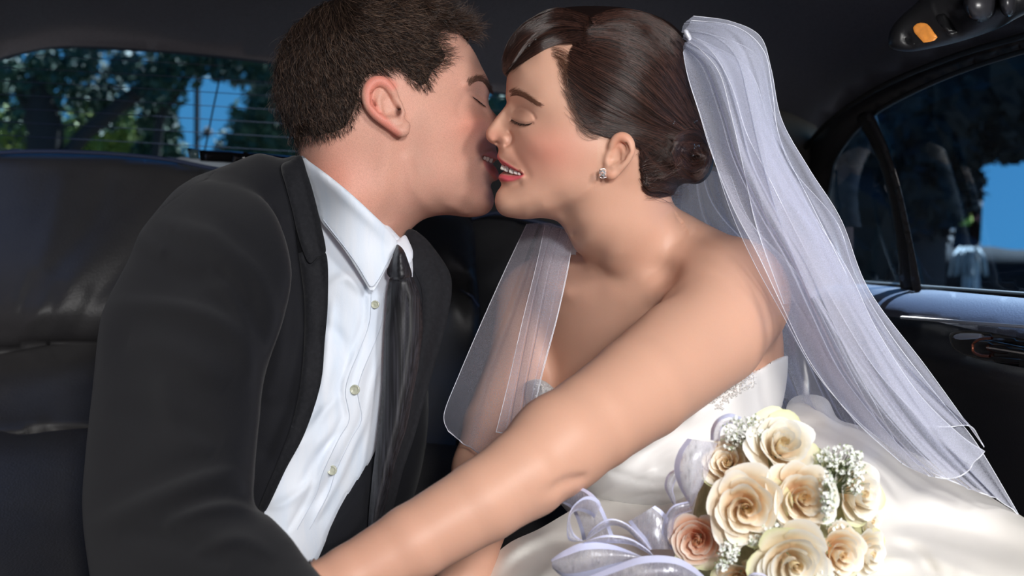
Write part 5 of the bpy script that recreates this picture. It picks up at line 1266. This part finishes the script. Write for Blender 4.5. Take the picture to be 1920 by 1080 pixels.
# wisps along the hairline
family([[(1030,92),(1046,92),(1062,98),(1080,108)], [(1050,120),(1060,135),(1070,150),(1082,165)], [(1062,175),(1072,192),(1085,208),(1098,222)], [(1085,240),(1098,254),(1112,262),(1130,262)]], 380, 8, HB, HAIRB, bhair, [srgb(110,76,58), srgb(80,52,40)], jit=4.0, seed=8, r=.00010, lift=(.0002, .0014))['kind'] = 'stuff'
PIN = mat('jewelled_pin', srgb(170,170,175), rough=.15, metallic=.9)
for (x, y) in ((1261,229),(1303,229),(1301,275),(1309,272),(1326,270),(1300,291)):
    bd_v, bd_f = [], []; d0 = float(HB.front(np.array([x]), np.array([y]))[0])
    for _ in range(5): add_gem(P(x + RNG.normal() * 2.2, y + RNG.normal() * 1.6, d0 - .005), .0009)
    mesh_np('hair_pin', np.array(bd_v), np.array(bd_f), PIN, bhair, smooth=False)

# ---- groom
HG_REG = [(905,100),(891,94),(882,84),(869,71),(851,58),(838,62),(830,70),(834,84),(842,100),(842,112),(832,126),(816,138),(812,150),(806,165),(790,168),(775,162),(762,150),(750,140),(738,134),(722,138),(702,143),(686,158),(680,180),(675,200),(664,225),(650,246),(628,256),(600,262),(570,268),(552,300),(490,300),(490,60),(560,-40),(800,-60),(930,20)]
HG_SIL = [(868,55),(880,70),(872,100),(885,150),(885,250),(860,370),(780,385),(700,390),(630,320),(590,290),(562,286),(550,260),(527,218),(513,173),(517,124),(532,78),(557,44),(589,18),(624,0),(700,-14),(770,-12),(825,6)]
HG = Relief(HG_SIL, [(845,40,46),(820,30,52),(840,85,58),(800,80,66),(760,40,70),(680,30,66),(610,60,58),(570,110,56),(640,130,76),(720,110,80),(780,130,76),(560,180,50),(600,210,68),(660,190,79),(720,170,80),(640,240,70),(590,245,58),(850,150,50),(850,250,50),(760,300,62),(680,320,58)], g_ymid, step=3, fine=1.5, extra=thin_edge(HG_REG, GH, 36))
hg_body = Body([Shape(HG, k=.01)])
hV, hQ = surface_net(hg_body, .003); hV = project(hg_body, relax(hV, hQ, 1), 1, lim=.003)
ghair = mesh_np('hair', hV, hQ, mat('hair_base_brown', srgb(40,28,22), rough=.7, spec=.2, bump=[(400, .8)]), groom)
FL = np.array([(700,10,1,.1,30),(800,20,1,.2,32),(860,45,1,-.05,34),(885,70,1,.3,20),(800,95,.95,.15,22),(825,110,.95,-.1,15),(785,145,.7,.7,14),(800,160,.55,.8,10),(720,110,.7,.6,20),(640,100,.45,.85,22),(560,80,-.1,1,24),(535,180,.1,1,20),(600,200,.35,.9,18),(570,250,.3,.95,14),(660,200,.4,.9,14),(700,60,.85,.35,28),(600,25,-.2,.9,26),(760,80,.9,.3,26),(650,240,.3,.9,10),(740,40,1,.1,30)], float)
def groom_hair(n, seed, K=6, r=.00020, lift=1.25, wild=.35, reg=HG_REG, cols=None):
    r_ = np.random.default_rng(seed); c = catmull(reg, 6)
    p = np.c_[r_.uniform(505, 905, n * 3), r_.uniform(-18, 300, n * 3)]
    s1 = sdist(p, c); s2 = sdist(p, HG.outline); keep = (s1 > -3) & (s2 > -2) & (r_.random(len(p)) < np.clip((s1 + 6) / 14, .25, 1)); p = p[keep][:n]; n = len(p)
    d2 = ((p[:, None] - FL[None, :, :2]) ** 2).sum(-1); w = 1 / (d2 + 300) ** 1.5; w /= w.sum(1, keepdims=True)
    d = w @ FL[:, 2:4]; L = w @ FL[:, 4]; d /= np.linalg.norm(d, axis=1)[:, None]
    EARP = [(684,172),(692,156),(706,146),(724,146),(742,164),(757,200),(757,256),(704,236),(682,196)]
    tip = p + d * L[:, None] * .8; ko = ~inside(tip, EARP) & ~inside(p, EARP); p, d, L = p[ko], d[ko], L[ko]; n = len(p)
    cl = np.sin(p[:, 0] * .35 + 3 * np.sin(p[:, 1] * .21)) * .3 + np.sin(p[:, 1] * .4 + 2 * np.sin(p[:, 0] * .17)) * .25
    a = cl * wild * 1.5 + r_.normal(size=n) * wild * .6
    ca, sa = np.cos(a), np.sin(a); d = np.c_[d[:, 0] * ca - d[:, 1] * sa, d[:, 0] * sa + d[:, 1] * ca]
    L = L * r_.uniform(.6, 1.25, n); t = np.linspace(0, 1, K)[None, :]
    cur = r_.normal(size=n) * .25
    nr = np.c_[-d[:, 1], d[:, 0]]
    q = p[:, None] + d[:, None] * (t * L[:, None])[..., None] + nr[:, None] * (cur[:, None] * L[:, None] * t ** 2)[..., None]
    f0 = np.minimum(HG.front(q[..., 0].ravel(), q[..., 1].ravel()), GH.front(q[..., 0].ravel(), q[..., 1].ravel()) - .0004).reshape(n, K)
    lf = np.clip(L / 22, .4, 1.8)[:, None] * (np.sin(t * 2.4) * .0045 + t * .0008) * lift * r_.uniform(.3, 1.6, (n, 1))
    # close to the silhouette the lift pushes outward
    cen = np.array([700., 150.]); od = q - cen; od /= np.linalg.norm(od, axis=-1, keepdims=True)
    nearo = np.clip(1 - s2_(q) / 30, 0, 1)
    q = q + od * (nearo * lf / HG.mpp * .8)[..., None]
    W = Pn(np.dstack([q, f0 - lf * (1 - .7 * nearo)]))
    c3 = np.array([x[:3] for x in (cols or [srgb(72,54,44), srgb(50,37,31), srgb(108,86,72), srgb(38,28,24), srgb(30,22,20)])]); cc = c3[r_.integers(0, len(c3), n)] * r_.uniform(.7, 1.3, (n, 1))
    return strands('hair_strand', W, r, r * .35, HAIRG, ghair, 3, colors=cc)
_go = Grid(480, -60, 940, 330, 3); _gs = sdist(_go.Q, HG.outline)
def s2_(q): return _go.look(_gs, q[..., 0].ravel(), q[..., 1].ravel()).reshape(q.shape[:2])
groom_hair(12500, 11)['kind'] = 'stuff'
# curls over the forehead
fam = []
r_ = np.random.default_rng(5)
for k in range(800):
    x0 = r_.uniform(790, 880); y0 = 5 + (x0 - 790) * .55 + r_.uniform(-8, 22); L = r_.uniform(22, 50); a = r_.uniform(-.35, .55) + (.35 if x0 < 840 else -.35)
    t = np.linspace(0, 1, 8); cv = r_.normal() * .8
    an = a + cv * t; xs = x0 + np.cumsum(np.cos(an)) * L / 8; ys = y0 + np.cumsum(np.sin(an)) * L / 8
    xs = np.minimum(xs, 925); dep = HG.front(np.minimum(xs, 865), np.clip(ys, 20, 90)) * .0 + float(g_ymid(870, 50)) - .045 * np.clip((890 - x0) / 90, 0, 1) - r_.uniform(-.02, .022) - .004 * np.sin(t * 3)
    fam.append(np.c_[xs, ys, dep])
fam = np.array(fam); c3 = np.array([x[:3] for x in [srgb(50,35,28), srgb(34,24,20), srgb(72,52,41)]]); cc = c3[r_.integers(0, 3, len(fam))]
strands('forelock', Pn(fam), .00026, .00009, HAIRG, ghair, 3, colors=cc)['kind'] = 'stuff'

# ---- brows and lashes
BROW = mat('brow_hair', srgb(120,80,62), rough=.6); LASH = mat('lash_hair', srgb(24,18,18), rough=.5)
def brow(path, wd, n, L, ang, rel, m, parent, name, seed, lift=.0006, r=.00011, taper=True):
    r_ = np.random.default_rng(seed); c = resample(catmull(np.array(path, float), 3, closed=False), 60)
    i = r_.integers(0, 59, n); tn = np.gradient(c, axis=0)[i]; tn /= np.linalg.norm(tn, axis=1)[:, None]; nr = np.c_[-tn[:, 1], tn[:, 0]]
    w = wd * (1 - .65 * (i / 59) if taper else 1); p = c[i] + nr * (r_.uniform(-1, 1, n) * w * .5)[:, None]
    a = np.radians(ang + r_.normal(size=n) * 10); d = tn * np.cos(a)[:, None] + nr * np.sin(a)[:, None]
    t = np.linspace(0, 1, 5)[None, :, None]; q = p[:, None] + d[:, None] * t * (L * r_.uniform(.6, 1.2, n))[:, None, None]
    f0 = rel.front(q[..., 0].ravel(), q[..., 1].ravel()).reshape(n, 5) - lift * np.sin(t[..., 0] * 2.5) - .0001
    return tag(strands(name, Pn(np.dstack([q, f0])), r, r * .4, m, parent, 3), kind='stuff')
brow([(955,176),(964,174),(976,176),(990,184),(1008,196)], 12, 520, 12, -14, BH, BROW, bride, 'eyebrow', 1)
brow([(877,158),(886,151),(896,148),(906,151),(914,160),(919,172)], 12, 600, 10, -20, GH, mat('brow_hair_dark', srgb(104,72,56), rough=.6), groom, 'eyebrow', 2, r=.00012)
def lashes(path, n, L, d, rel, parent, seed, out=.004):
    r_ = np.random.default_rng(seed); c = resample(catmull(np.array(path, float), 3, closed=False), 60); i = r_.integers(0, 60, n)
    p = c[i]; t = np.linspace(0, 1, 6)[None, :, None]; dd = np.array(d, float)[None] + r_.normal(size=(n, 2)) * .12
    q = p[:, None] + dd[:, None] * t * (L * r_.uniform(.7, 1.1, n))[:, None, None]; q[..., 1] -= (t[..., 0] ** 2) * L * .25
    f0 = rel.front(p[:, 0], p[:, 1])[:, None] - .0005 - out * t[..., 0] * r_.uniform(.6, 1.1, (n, 1))
    return tag(strands('eyelash', Pn(np.dstack([q, f0])), .00013, .00005, LASH, parent, 3), kind='stuff')
lashes([(960,224),(969,230),(981,233),(998,231)], 130, 9, (-.55, .55), BH, bride, 1)
lashes([(986-100,181),(896,189),(908,198)], 90, 8, (.6, .65), GH, groom, 2)
tube('lash_line', [(x, y, float(BH.front(np.array([x]), np.array([y]))[0]) - .0002) for x, y in [(959,224),(969,229.5),(981,232.5),(998,230.5)]], .00028, LASH, bride, 5, step=1)
tube('lash_line', [(x, y, float(GH.front(np.array([x]), np.array([y]))[0]) - .0001) for x, y in [(886,181),(896,188.5),(907,198)]], .00028, LASH, groom, 5, step=1)
# ---- teeth
TOOTH = mat('tooth_enamel', srgb(244,240,232), rough=.2, spec=.5, subsurf=.1)
def tooth(x, y, dep, w, h, th, m, parent, rot=0):
    nu, nv = 14, 9; c = np.array(P(x, y, dep)); V = []
    for i in range(nu):
        for j in range(nv):
            a, b = 2 * math.pi * i / nu, math.pi * j / (nv - 1)
            sp = lambda v, e: math.copysign(abs(v) ** (e * .7), v)
            V.append([w * sp(math.cos(a), .6) * sp(math.sin(b), .55), th * sp(math.sin(a), .8) * sp(math.sin(b), .6), h * sp(math.cos(b), .75)])
    V = np.array(V) @ np.array(Matrix.Rotation(math.radians(rot), 3, 'Y')).T + c
    return mesh_np('tooth', V, grid_faces(nu, nv, True), m, parent)
for x, y, wd, hh in ((944,312.5,3.6,6.2),(951.5,315.5,4.3,6.6),(960.5,319.5,4.4,5.8),(968.5,322.5,3.7,4.8),(974.5,325.2,2.8,3.6)):
    W_ = float(BH.W(np.array([x]), np.array([y]))[0]); tooth(x, y, 1.25 - W_ - .0085, wd * .00066, hh * .00058, .003, TOOTH, bride, rot=20)
for x, y, wd, hh in ((909,296.5,2.6,3.2),(914,298.5,3.3,4.3),(920.5,301,3.2,4.6)):
    W_ = float(GH.W(np.array([x]), np.array([y]))[0]); tooth(x, y, float(g_ymid(x, y)) - W_ - .0065, wd * .00056, hh * .00056, .0025, TOOTH, groom, rot=20)
# ---- earring
er = empty('earring', P(1130, 325, 1.168)); er.parent = bride; er.location = Vector(P(1130, 325, 1.174)) - bride.location
CRY = mat('crystal', (0.95, 0.95, 0.95, 1), rough=.03, metallic=.85)
for dx, dy, r in ((-3.4,-4.6,.0023),(3.4,-4.2,.0023),(-3.2,3.0,.0023),(3.6,3.4,.0023),(0,-.4,.0026)):
    bd_v, bd_f = [], []; add_gem(P(1130 + dx, 325 + dy, 1.1735), r); mesh_np('crystal', np.array(bd_v), np.array(bd_f), CRY, er, smooth=False)
tube('setting', [(1124.5,317,1.1755),(1135.5,317.5,1.1755),(1136,332.5,1.1755),(1124.5,332,1.1755),(1124.5,317,1.1755)], .0005, CHROME, er, 5, step=2)
# bracelet at the wrist
tube('bracelet', [(587,1050,.950),(582,1056,.940),(583,1066,.935),(590,1080,.93)], .0018, CHROME, bride, 6, step=2)
# ================================================================ BOUQUET
bq = empty('bouquet', P(1450, 980, 1.03), 'round bouquet of cream roses, baby\'s breath and organza ribbon on the lap', 'bouquet')
def petal_mat(name, tr=.3):
    m = bpy.data.materials.new(name); m.use_nodes = True; nt = m.node_tree; nt.nodes.clear(); N_ = nt.nodes.new; L_ = nt.links.new
    o = N_('ShaderNodeOutputMaterial'); d = N_('ShaderNodeBsdfDiffuse'); t = N_('ShaderNodeBsdfTranslucent'); g = N_('ShaderNodeBsdfGlossy'); g.inputs['Roughness'].default_value = .45
    at = N_('ShaderNodeAttribute'); at.attribute_name = 'Col'; L_(at.outputs['Color'], d.inputs[0]); L_(at.outputs['Color'], t.inputs[0]); tc = N_('ShaderNodeTexCoord')
    bp = N_('ShaderNodeBump'); bp.inputs['Strength'].default_value = .25; bp.inputs['Distance'].default_value = .001; n2 = N_('ShaderNodeTexNoise'); n2.inputs['Scale'].default_value = 260; L_(tc.outputs['Object'], n2.inputs['Vector']); L_(n2.outputs[0], bp.inputs['Height']); L_(bp.outputs[0], d.inputs['Normal'])
    a = N_('ShaderNodeMixShader'); a.inputs[0].default_value = tr; L_(d.outputs[0], a.inputs[1]); L_(t.outputs[0], a.inputs[2])
    b_ = N_('ShaderNodeMixShader'); b_.inputs[0].default_value = .05; L_(a.outputs[0], b_.inputs[1]); L_(g.outputs[0], b_.inputs[2]); L_(b_.outputs[0], o.inputs[0]); return m
PET = petal_mat('rose_petal')
PETALS = [(srgb(253,214,168), srgb(255,240,214), srgb(255,253,246)), (srgb(250,178,136), srgb(254,214,186), srgb(255,246,236)), (srgb(253,228,190), srgb(255,248,232), srgb(255,255,252))]
PETAL_G = (srgb(252,230,190), srgb(255,248,226), srgb(232,236,186))
CORES = [mat('rose_heart', srgb(252,222,178), rough=.5, subsurf=.2), mat('peach_heart', srgb(250,196,154), rough=.5, subsurf=.2), mat('pale_heart', srgb(248,226,186), rough=.5, subsurf=.2)]
def petal(R, rad, height, width, th, curl, lean, r_, m, parent, Rm, c):
    nu, nv = 9, 9; V = np.zeros((nu, nv, 3)); ph = r_.uniform(0, 6)
    for i in range(nu):
        u = -1 + 2 * i / (nu - 1)
        for j in range(nv):
            v = j / (nv - 1)
            wv = (math.sin(math.pi * (.12 + .62 * v))) ** .7
            ve = v * (1 - .16 * u * u - .06 * math.cos(3 * u + ph) * v)
            rho = rad * (.30 + .70 * math.sin(min(ve, 1) * math.pi * .5)) + lean * ve ** 2 * R + .07 * R * u
            rho += curl * R * max(0, ve - .72) ** 1.5 * 3.2 + .012 * R * math.sin(5 * u + ph) * v ** 3
            z = height * (ve - curl * 1.1 * max(0, ve - .74) ** 1.6 * 2.0) + .012 * R * math.sin(7 * u + ph * 2) * v ** 3
            a = th + u * width * wv
            V[i, j] = (rho * math.cos(a), rho * math.sin(a), z)
    W = V.reshape(-1, 3) @ np.array(Rm).T + np.array(c)
    tv = np.tile(np.linspace(0, 1, nv), nu); c0, c1, c2 = (np.array(x[:3]) for x in m)
    k1 = np.clip(tv / .75, 0, 1)[:, None]; k2 = (np.clip((tv - .72) / .28, 0, 1) ** 1.5)[:, None]
    col = (c0 * (1 - k1) + c1 * k1) * (1 - k2) + c2 * k2
    return mesh_np('petal', W, grid_faces(nu, nv), PET, parent, colors=col)
def rose(px, py, dep, rpx, tilt, kind, seed, openness=1.0, label=None):
    r_ = np.random.default_rng(seed); R = 1.10 * rpx * dep / F; c = P(px, py, dep + R * .5)
    d = Vector((tilt[0], -1, tilt[1])).normalized(); Rm = d.to_track_quat('Z', 'Y').to_matrix()
    # heart: small spiral bud
    nu, nv = 26, 6; V = []
    for i in range(nu):
        for j in range(nv):
            a = i * .52; rho = R * (.02 + .15 * i / nu) * (.6 + .4 * math.sin(j / 5 * math.pi * .6)); V.append([rho * math.cos(a), rho * math.sin(a), R * (.25 + .62 * j / 5 - .06 * i / nu)])
    V = np.array(V) @ np.array(Rm).T + np.array(c)
    o = mesh_np('rose', V, grid_faces(nu, nv), CORES[kind], bq)
    if label: o['label'] = label
    th = r_.uniform(0, 6); ga_ = 2.399
    spec = []
    n_in, n_mid, n_out = 9, 9, 8
    for k in range(n_in): spec.append((R * (.13 + .030 * k), R * (.88 + .008 * k), 1.1, .05, .02))
    for k in range(n_mid): spec.append((R * (.40 + .032 * k), R * (.94 - .02 * k), 1.0, .16, .05))
    for k in range(n_out): spec.append((R * (.66 + .035 * k * openness), R * (.80 - .045 * k), .78, .30, .10 * openness))
    for k, (rad, h, wd, cu, ln) in enumerate(spec):
        th += ga_ + r_.uniform(-.25, .25)
        m = PETALS[kind] if k < n_in + n_mid + 4 else PETAL_G if r_.random() < .5 else PETALS[kind]
        petal(R, rad, h * r_.uniform(.94, 1.04), wd * r_.uniform(.88, 1.1), th, cu * r_.uniform(.6, 1.3), ln, r_, m, o, Rm, c)
    return o
rose(1454, 846, .985, 62, (.15, .55), 2, 1)
rose(1368, 874, 1.00, 46, (-.35, .40), 0, 2)
rose(1396, 946, .955, 70, (-.12, .05), 0, 3)
rose(1492, 930, .955, 62, (.12, .12), 0, 4)
rose(1312, 1008, .985, 52, (-.30, .02), 1, 5, .8, 'peach pink rose at the left edge of the bouquet')
rose(1478, 1044, .94, 72, (.05, -.10), 2, 6)
rose(1560, 1030, .96, 50, (.30, -.05), 0, 7)
rose(1588, 925, .985, 54, (.60, .15), 2, 8)
rose(1607, 1030, .99, 44, (.75, -.10), 2, 9)
rose(1388, 1080, .965, 46, (-.25, -.35), 0, 10)
rose(1612, 975, 1.02, 34, (.80, .05), 2, 12)
# baby's breath
GYP = mat('tiny_white_petals', srgb(244,246,240), rough=.6, subsurf=.1); GST = mat('green_stem', srgb(112,128,84), rough=.6)
def gyps(cx, cy, dep, rx, ry, n, seed, base):
    r_ = np.random.default_rng(seed); a = r_.uniform(0, 2 * math.pi, n); q = np.sqrt(r_.random(n))
    x = cx + rx * q * np.cos(a); y = cy + ry * q * np.sin(a); d = dep + .012 * q ** 2 + r_.uniform(-.006, .006, n)
    V, Q = [], []
    for k in range(n):
        c = np.array(P(x[k], y[k], d[k])); s = r_.uniform(.0009, .0017); ax = Vector((r_.normal() * .6, -1, r_.normal() * .6)).normalized(); M_ = np.array(ax.to_track_quat('Z', 'Y').to_matrix())
        for p_ in range(6):
            t = p_ * math.pi / 3 + r_.uniform(0, .4); e1 = np.array([math.cos(t), math.sin(t), .15]); e2 = np.array([-math.sin(t), math.cos(t), 0]); n0 = len(V)
            for w in (np.zeros(3), e1 * s * .7 + e2 * s * .42, e1 * s * 1.15 + np.array([0, 0, .4 * s]), e1 * s * .7 - e2 * s * .42): V.append(M_ @ w + c)
            Q.append([n0, n0 + 1, n0 + 2, n0 + 3])
    o = tag(mesh_np('gypsophila', np.array(V), np.array(Q), GYP, bq, smooth=False), kind='stuff')
    b = np.array([base[0], base[1], dep + .03]); m_ = n
    t = np.linspace(0, 1, 5)[None, :, None]; e = np.c_[x, y, d + .0005]; mid = (e + b) / 2 + r_.normal(size=(n, 3)) * [5, 5, .002]
    pth = (1 - t) ** 2 * b + 2 * t * (1 - t) * mid[:, None] + t ** 2 * e[:, None]
    tag(strands('stem', Pn(pth), .00022, .00016, GST, o, 3), kind='stuff')
    # green buds
    k = n // 2; bx = np.c_[x[:k] + r_.normal(size=k) * 4, y[:k] + r_.normal(size=k) * 4, d[:k]]
    bv, bf = [], []
    for i in range(k):
        c = np.array(P(*bx[i])); s = .0007; n0 = len(bv)
        bv += [c + np.array(w) * s for w in ((1,0,0),(-1,0,0),(0,1,0),(0,-1,0),(0,0,1.5),(0,0,-1.5))]
        bf += [[n0+a_, n0+b_, n0+c_] for a_, b_, c_ in ((0,2,4),(2,1,4),(1,3,4),(3,0,4),(2,0,5),(1,2,5),(3,1,5),(0,3,5))]
    tag(mesh_np('bud', np.array(bv), np.array(bf), mat('pale_green_bud', srgb(170,186,140), rough=.5), o), kind='stuff')
gyps(1402, 806, .985, 46, 28, 110, 1, (1440, 850)); gyps(1370, 828, .99, 14, 18, 26, 2, (1400, 850)); gyps(1506, 828, .99, 17, 18, 32, 3, (1490, 850))
gyps(1575, 862, .962, 44, 28, 150, 4, (1550, 910)); gyps(1605, 895, .955, 16, 34, 60, 12, (1560, 920)); gyps(1552, 932, .930, 15, 48, 100, 5, (1545, 965)); gyps(1568, 985, .958, 20, 14, 24, 6, (1545, 960))
gyps(1450, 992, .945, 38, 14, 70, 7, (1450, 1010)); gyps(1415, 1012, .945, 16, 12, 26, 8, (1430, 1020)); gyps(1366, 1036, .945, 22, 22, 56, 9, (1370, 1060)); gyps(1352, 1062, .95, 16, 8, 18, 10, (1370, 1060)); gyps(1545, 1076, .94, 30, 12, 36, 11, (1530, 1060))
# green filler under the flowers
fl = Relief([(1300,960),(1330,870),(1380,830),(1450,800),(1520,830),(1600,890),(1630,980),(1620,1080),(1560,1130),(1380,1130),(1290,1060)], [(1450,960,44),(1380,930,36),(1520,940,38),(1450,1060,42),(1350,1020,26),(1560,1020,32)], const(1.035), step=5)
fb = Body([Shape(fl, k=.01)]); fV, fQ = surface_net(fb, .005); fV = project(fb, relax(fV, fQ, 1), 1, lim=.004)
mesh_np('leafy_base', fV, fQ, mat('sage_leaf', srgb(150,152,112), rough=.7, noise=(90, srgb(196,190,150), .8), bump=[(120, .8)]), bq)
LEAFM = mat('pale_green_leaf', srgb(150,160,105), rough=.45)
# ---- ribbons
SATR = mat('satin_ribbon_edge', srgb(206,210,240), rough=.28, spec=.6, sheen=.2)
def organza():
    m = tulle('organza', .34, 1.4, srgb(212,216,240)); nt = m.node_tree
    g = nt.nodes.new('ShaderNodeBsdfGlossy'); g.inputs['Roughness'].default_value = .38; g.inputs[0].default_value = (.9, .92, 1, 1)
    n = nt.nodes.new('ShaderNodeTexNoise'); n.inputs['Scale'].default_value = 420; tc = nt.nodes.new('ShaderNodeTexCoord'); mp = nt.nodes.new('ShaderNodeMapping'); mp.inputs['Scale'].default_value = (1, .3, .25)
    nt.links.new(tc.outputs['Object'], mp.inputs[0]); nt.links.new(mp.outputs[0], n.inputs[0])
    mr = nt.nodes.new('ShaderNodeMapRange'); mr.inputs[1].default_value = .5; mr.inputs[2].default_value = .72; mr.inputs[3].default_value = .04; mr.inputs[4].default_value = .55; nt.links.new(n.outputs[0], mr.inputs[0])
    out = [x for x in nt.nodes if x.type == 'OUTPUT_MATERIAL'][0]; src = out.inputs[0].links[0].from_socket
    mx = nt.nodes.new('ShaderNodeMixShader'); nt.links.new(mr.outputs[0], mx.inputs[0]); nt.links.new(src, mx.inputs[1]); nt.links.new(g.outputs[0], mx.inputs[2]); nt.links.new(mx.outputs[0], out.inputs[0])
    return m
ORG = organza()
def ribbon(A, B, e=(.13, .13), bow=.004, n=44):
    a = resample(catmull(np.array(A, float) * [1, 1, 1000], 4, closed=False), n) / [1, 1, 1000]; b = resample(catmull(np.array(B, float) * [1, 1, 1000], 4, closed=False), n) / [1, 1, 1000]
    def strip(v0, v1, nv, m, nm, par, dz=0):
        v = np.linspace(v0, v1, nv)[None, :, None]; g = a[:, None] * (1 - v) + b[:, None] * v
        g[..., 2] -= bow * np.sin(np.pi * v[..., 0]) + dz
        V = Pn(g).reshape(-1, 3); return mesh_np(nm, V, grid_faces(n, nv), m, par)
    o = strip(0, 1, 9, ORG, 'ribbon', bq)
    if e[0]: strip(0, e[0], 4, SATR, 'satin_edge', o, .0005)
    if e[1]: strip(1 - e[1], 1, 4, SATR, 'satin_edge', o, .0005)
    return o
ribbon([(1045,936,1.03),(1068,924,1.02),(1089,914,1.01),(1116,931,1.00),(1134,962,1.00),(1150,1003,1.01)], [(1042,941,1.03),(1056,944,1.025),(1071,954,1.02),(1081,974,1.015),(1088,995,1.015),(1092,1013,1.02)])
ribbon([(1093,1015,.985),(1066,1012,.98),(1064,978,.975),(1074,950,.975),(1098,931,.98),(1121,936,.985),(1127,948,.99)], [(1098,1017,.985),(1076,1000,.985),(1069,972,.985),(1080,958,.99),(1100,962,.995),(1112,970,.995),(1114,972,.995)], e=(.2, .2))
ribbon([(1098,1012,.985),(1110,992,.98),(1140,973,.975),(1172,980,.975),(1196,1000,.98),(1222,1030,.985)], [(1099,1014,.987),(1122,998,.985),(1148,985,.985),(1172,992,.985),(1192,1010,.985),(1214,1034,.988)], e=(.2, .2))
ribbon([(1095,1016,.975),(1135,1003,.97),(1180,1009,.97),(1215,1030,.97),(1226,1043,.972)], [(1095,1019,.977),(1135,1019,.978),(1180,1021,.978),(1205,1032,.978),(1224,1044,.975)], e=(.25, .2))
ribbon([(1033,1049,.985),(1060,1031,.98),(1097,1017,.975),(1150,1022,.975),(1206,1044,.975)], [(1036,1066,.99),(1062,1084,.985),(1104,1080,.98),(1155,1062,.975),(1210,1046,.975)], e=(.22, .16), bow=.008)
ribbon([(1096,1084,.965),(1150,1062,.96),(1205,1043,.955),(1262,1044,.955),(1300,1062,.96),(1330,1090,.965)], [(1110,1130,.965),(1160,1120,.96),(1215,1110,.955),(1262,1105,.955),(1290,1110,.96),(1310,1120,.965)], e=(.2, .1), bow=.010)
ribbon([(1228,948,1.0),(1246,962,1.0),(1258,985,1.0),(1262,1030,1.0)], [(1178,978,1.01),(1190,995,1.005),(1205,1010,1.0),(1218,1030,1.0)], e=(.12, .12))
ribbon([(1240,1000,1.0),(1246,970,.99),(1262,948,.985),(1290,940,.985)], [(1266,1040,1.0),(1262,1000,.995),(1268,970,.99),(1298,958,.99)], e=(.14, .1))
ribbon([(1289,822,.99),(1272,846,.985),(1264,875,.985),(1270,905,.985),(1284,932,.99),(1294,948,.995)], [(1346,831,.99),(1334,856,.98),(1328,885,.978),(1318,908,.98),(1306,930,.985),(1298,950,.995)], e=(.16, 0), bow=.010)
ribbon([(1268,878,1.0),(1252,890,1.0),(1246,912,1.0),(1256,935,1.0),(1265,950,1.0)], [(1280,885,1.0),(1268,900,.997),(1262,918,.997),(1266,935,1.0),(1268,950,1.0)], e=(.2, .1))
ribbon([(1332,825,1.01),(1334,802,1.005),(1346,784,1.0),(1368,775,1.0),(1390,782,1.005)], [(1350,828,1.01),(1350,812,1.0),(1356,800,.998),(1370,794,.998),(1385,798,1.0)], e=(.35, .1))
ribbon([(1458,800,1.0),(1476,797,.995),(1494,806,.995),(1504,822,1.0)], [(1468,830,1.0),(1478,824,.998),(1488,826,.998),(1494,832,1.0)], e=(.25, 0))
ribbon([(1396,1086,.935),(1412,1074,.93),(1432,1076,.93),(1446,1088,.935)], [(1400,1100,.94),(1414,1092,.935),(1430,1092,.935),(1440,1100,.94)], e=(.2, 0))
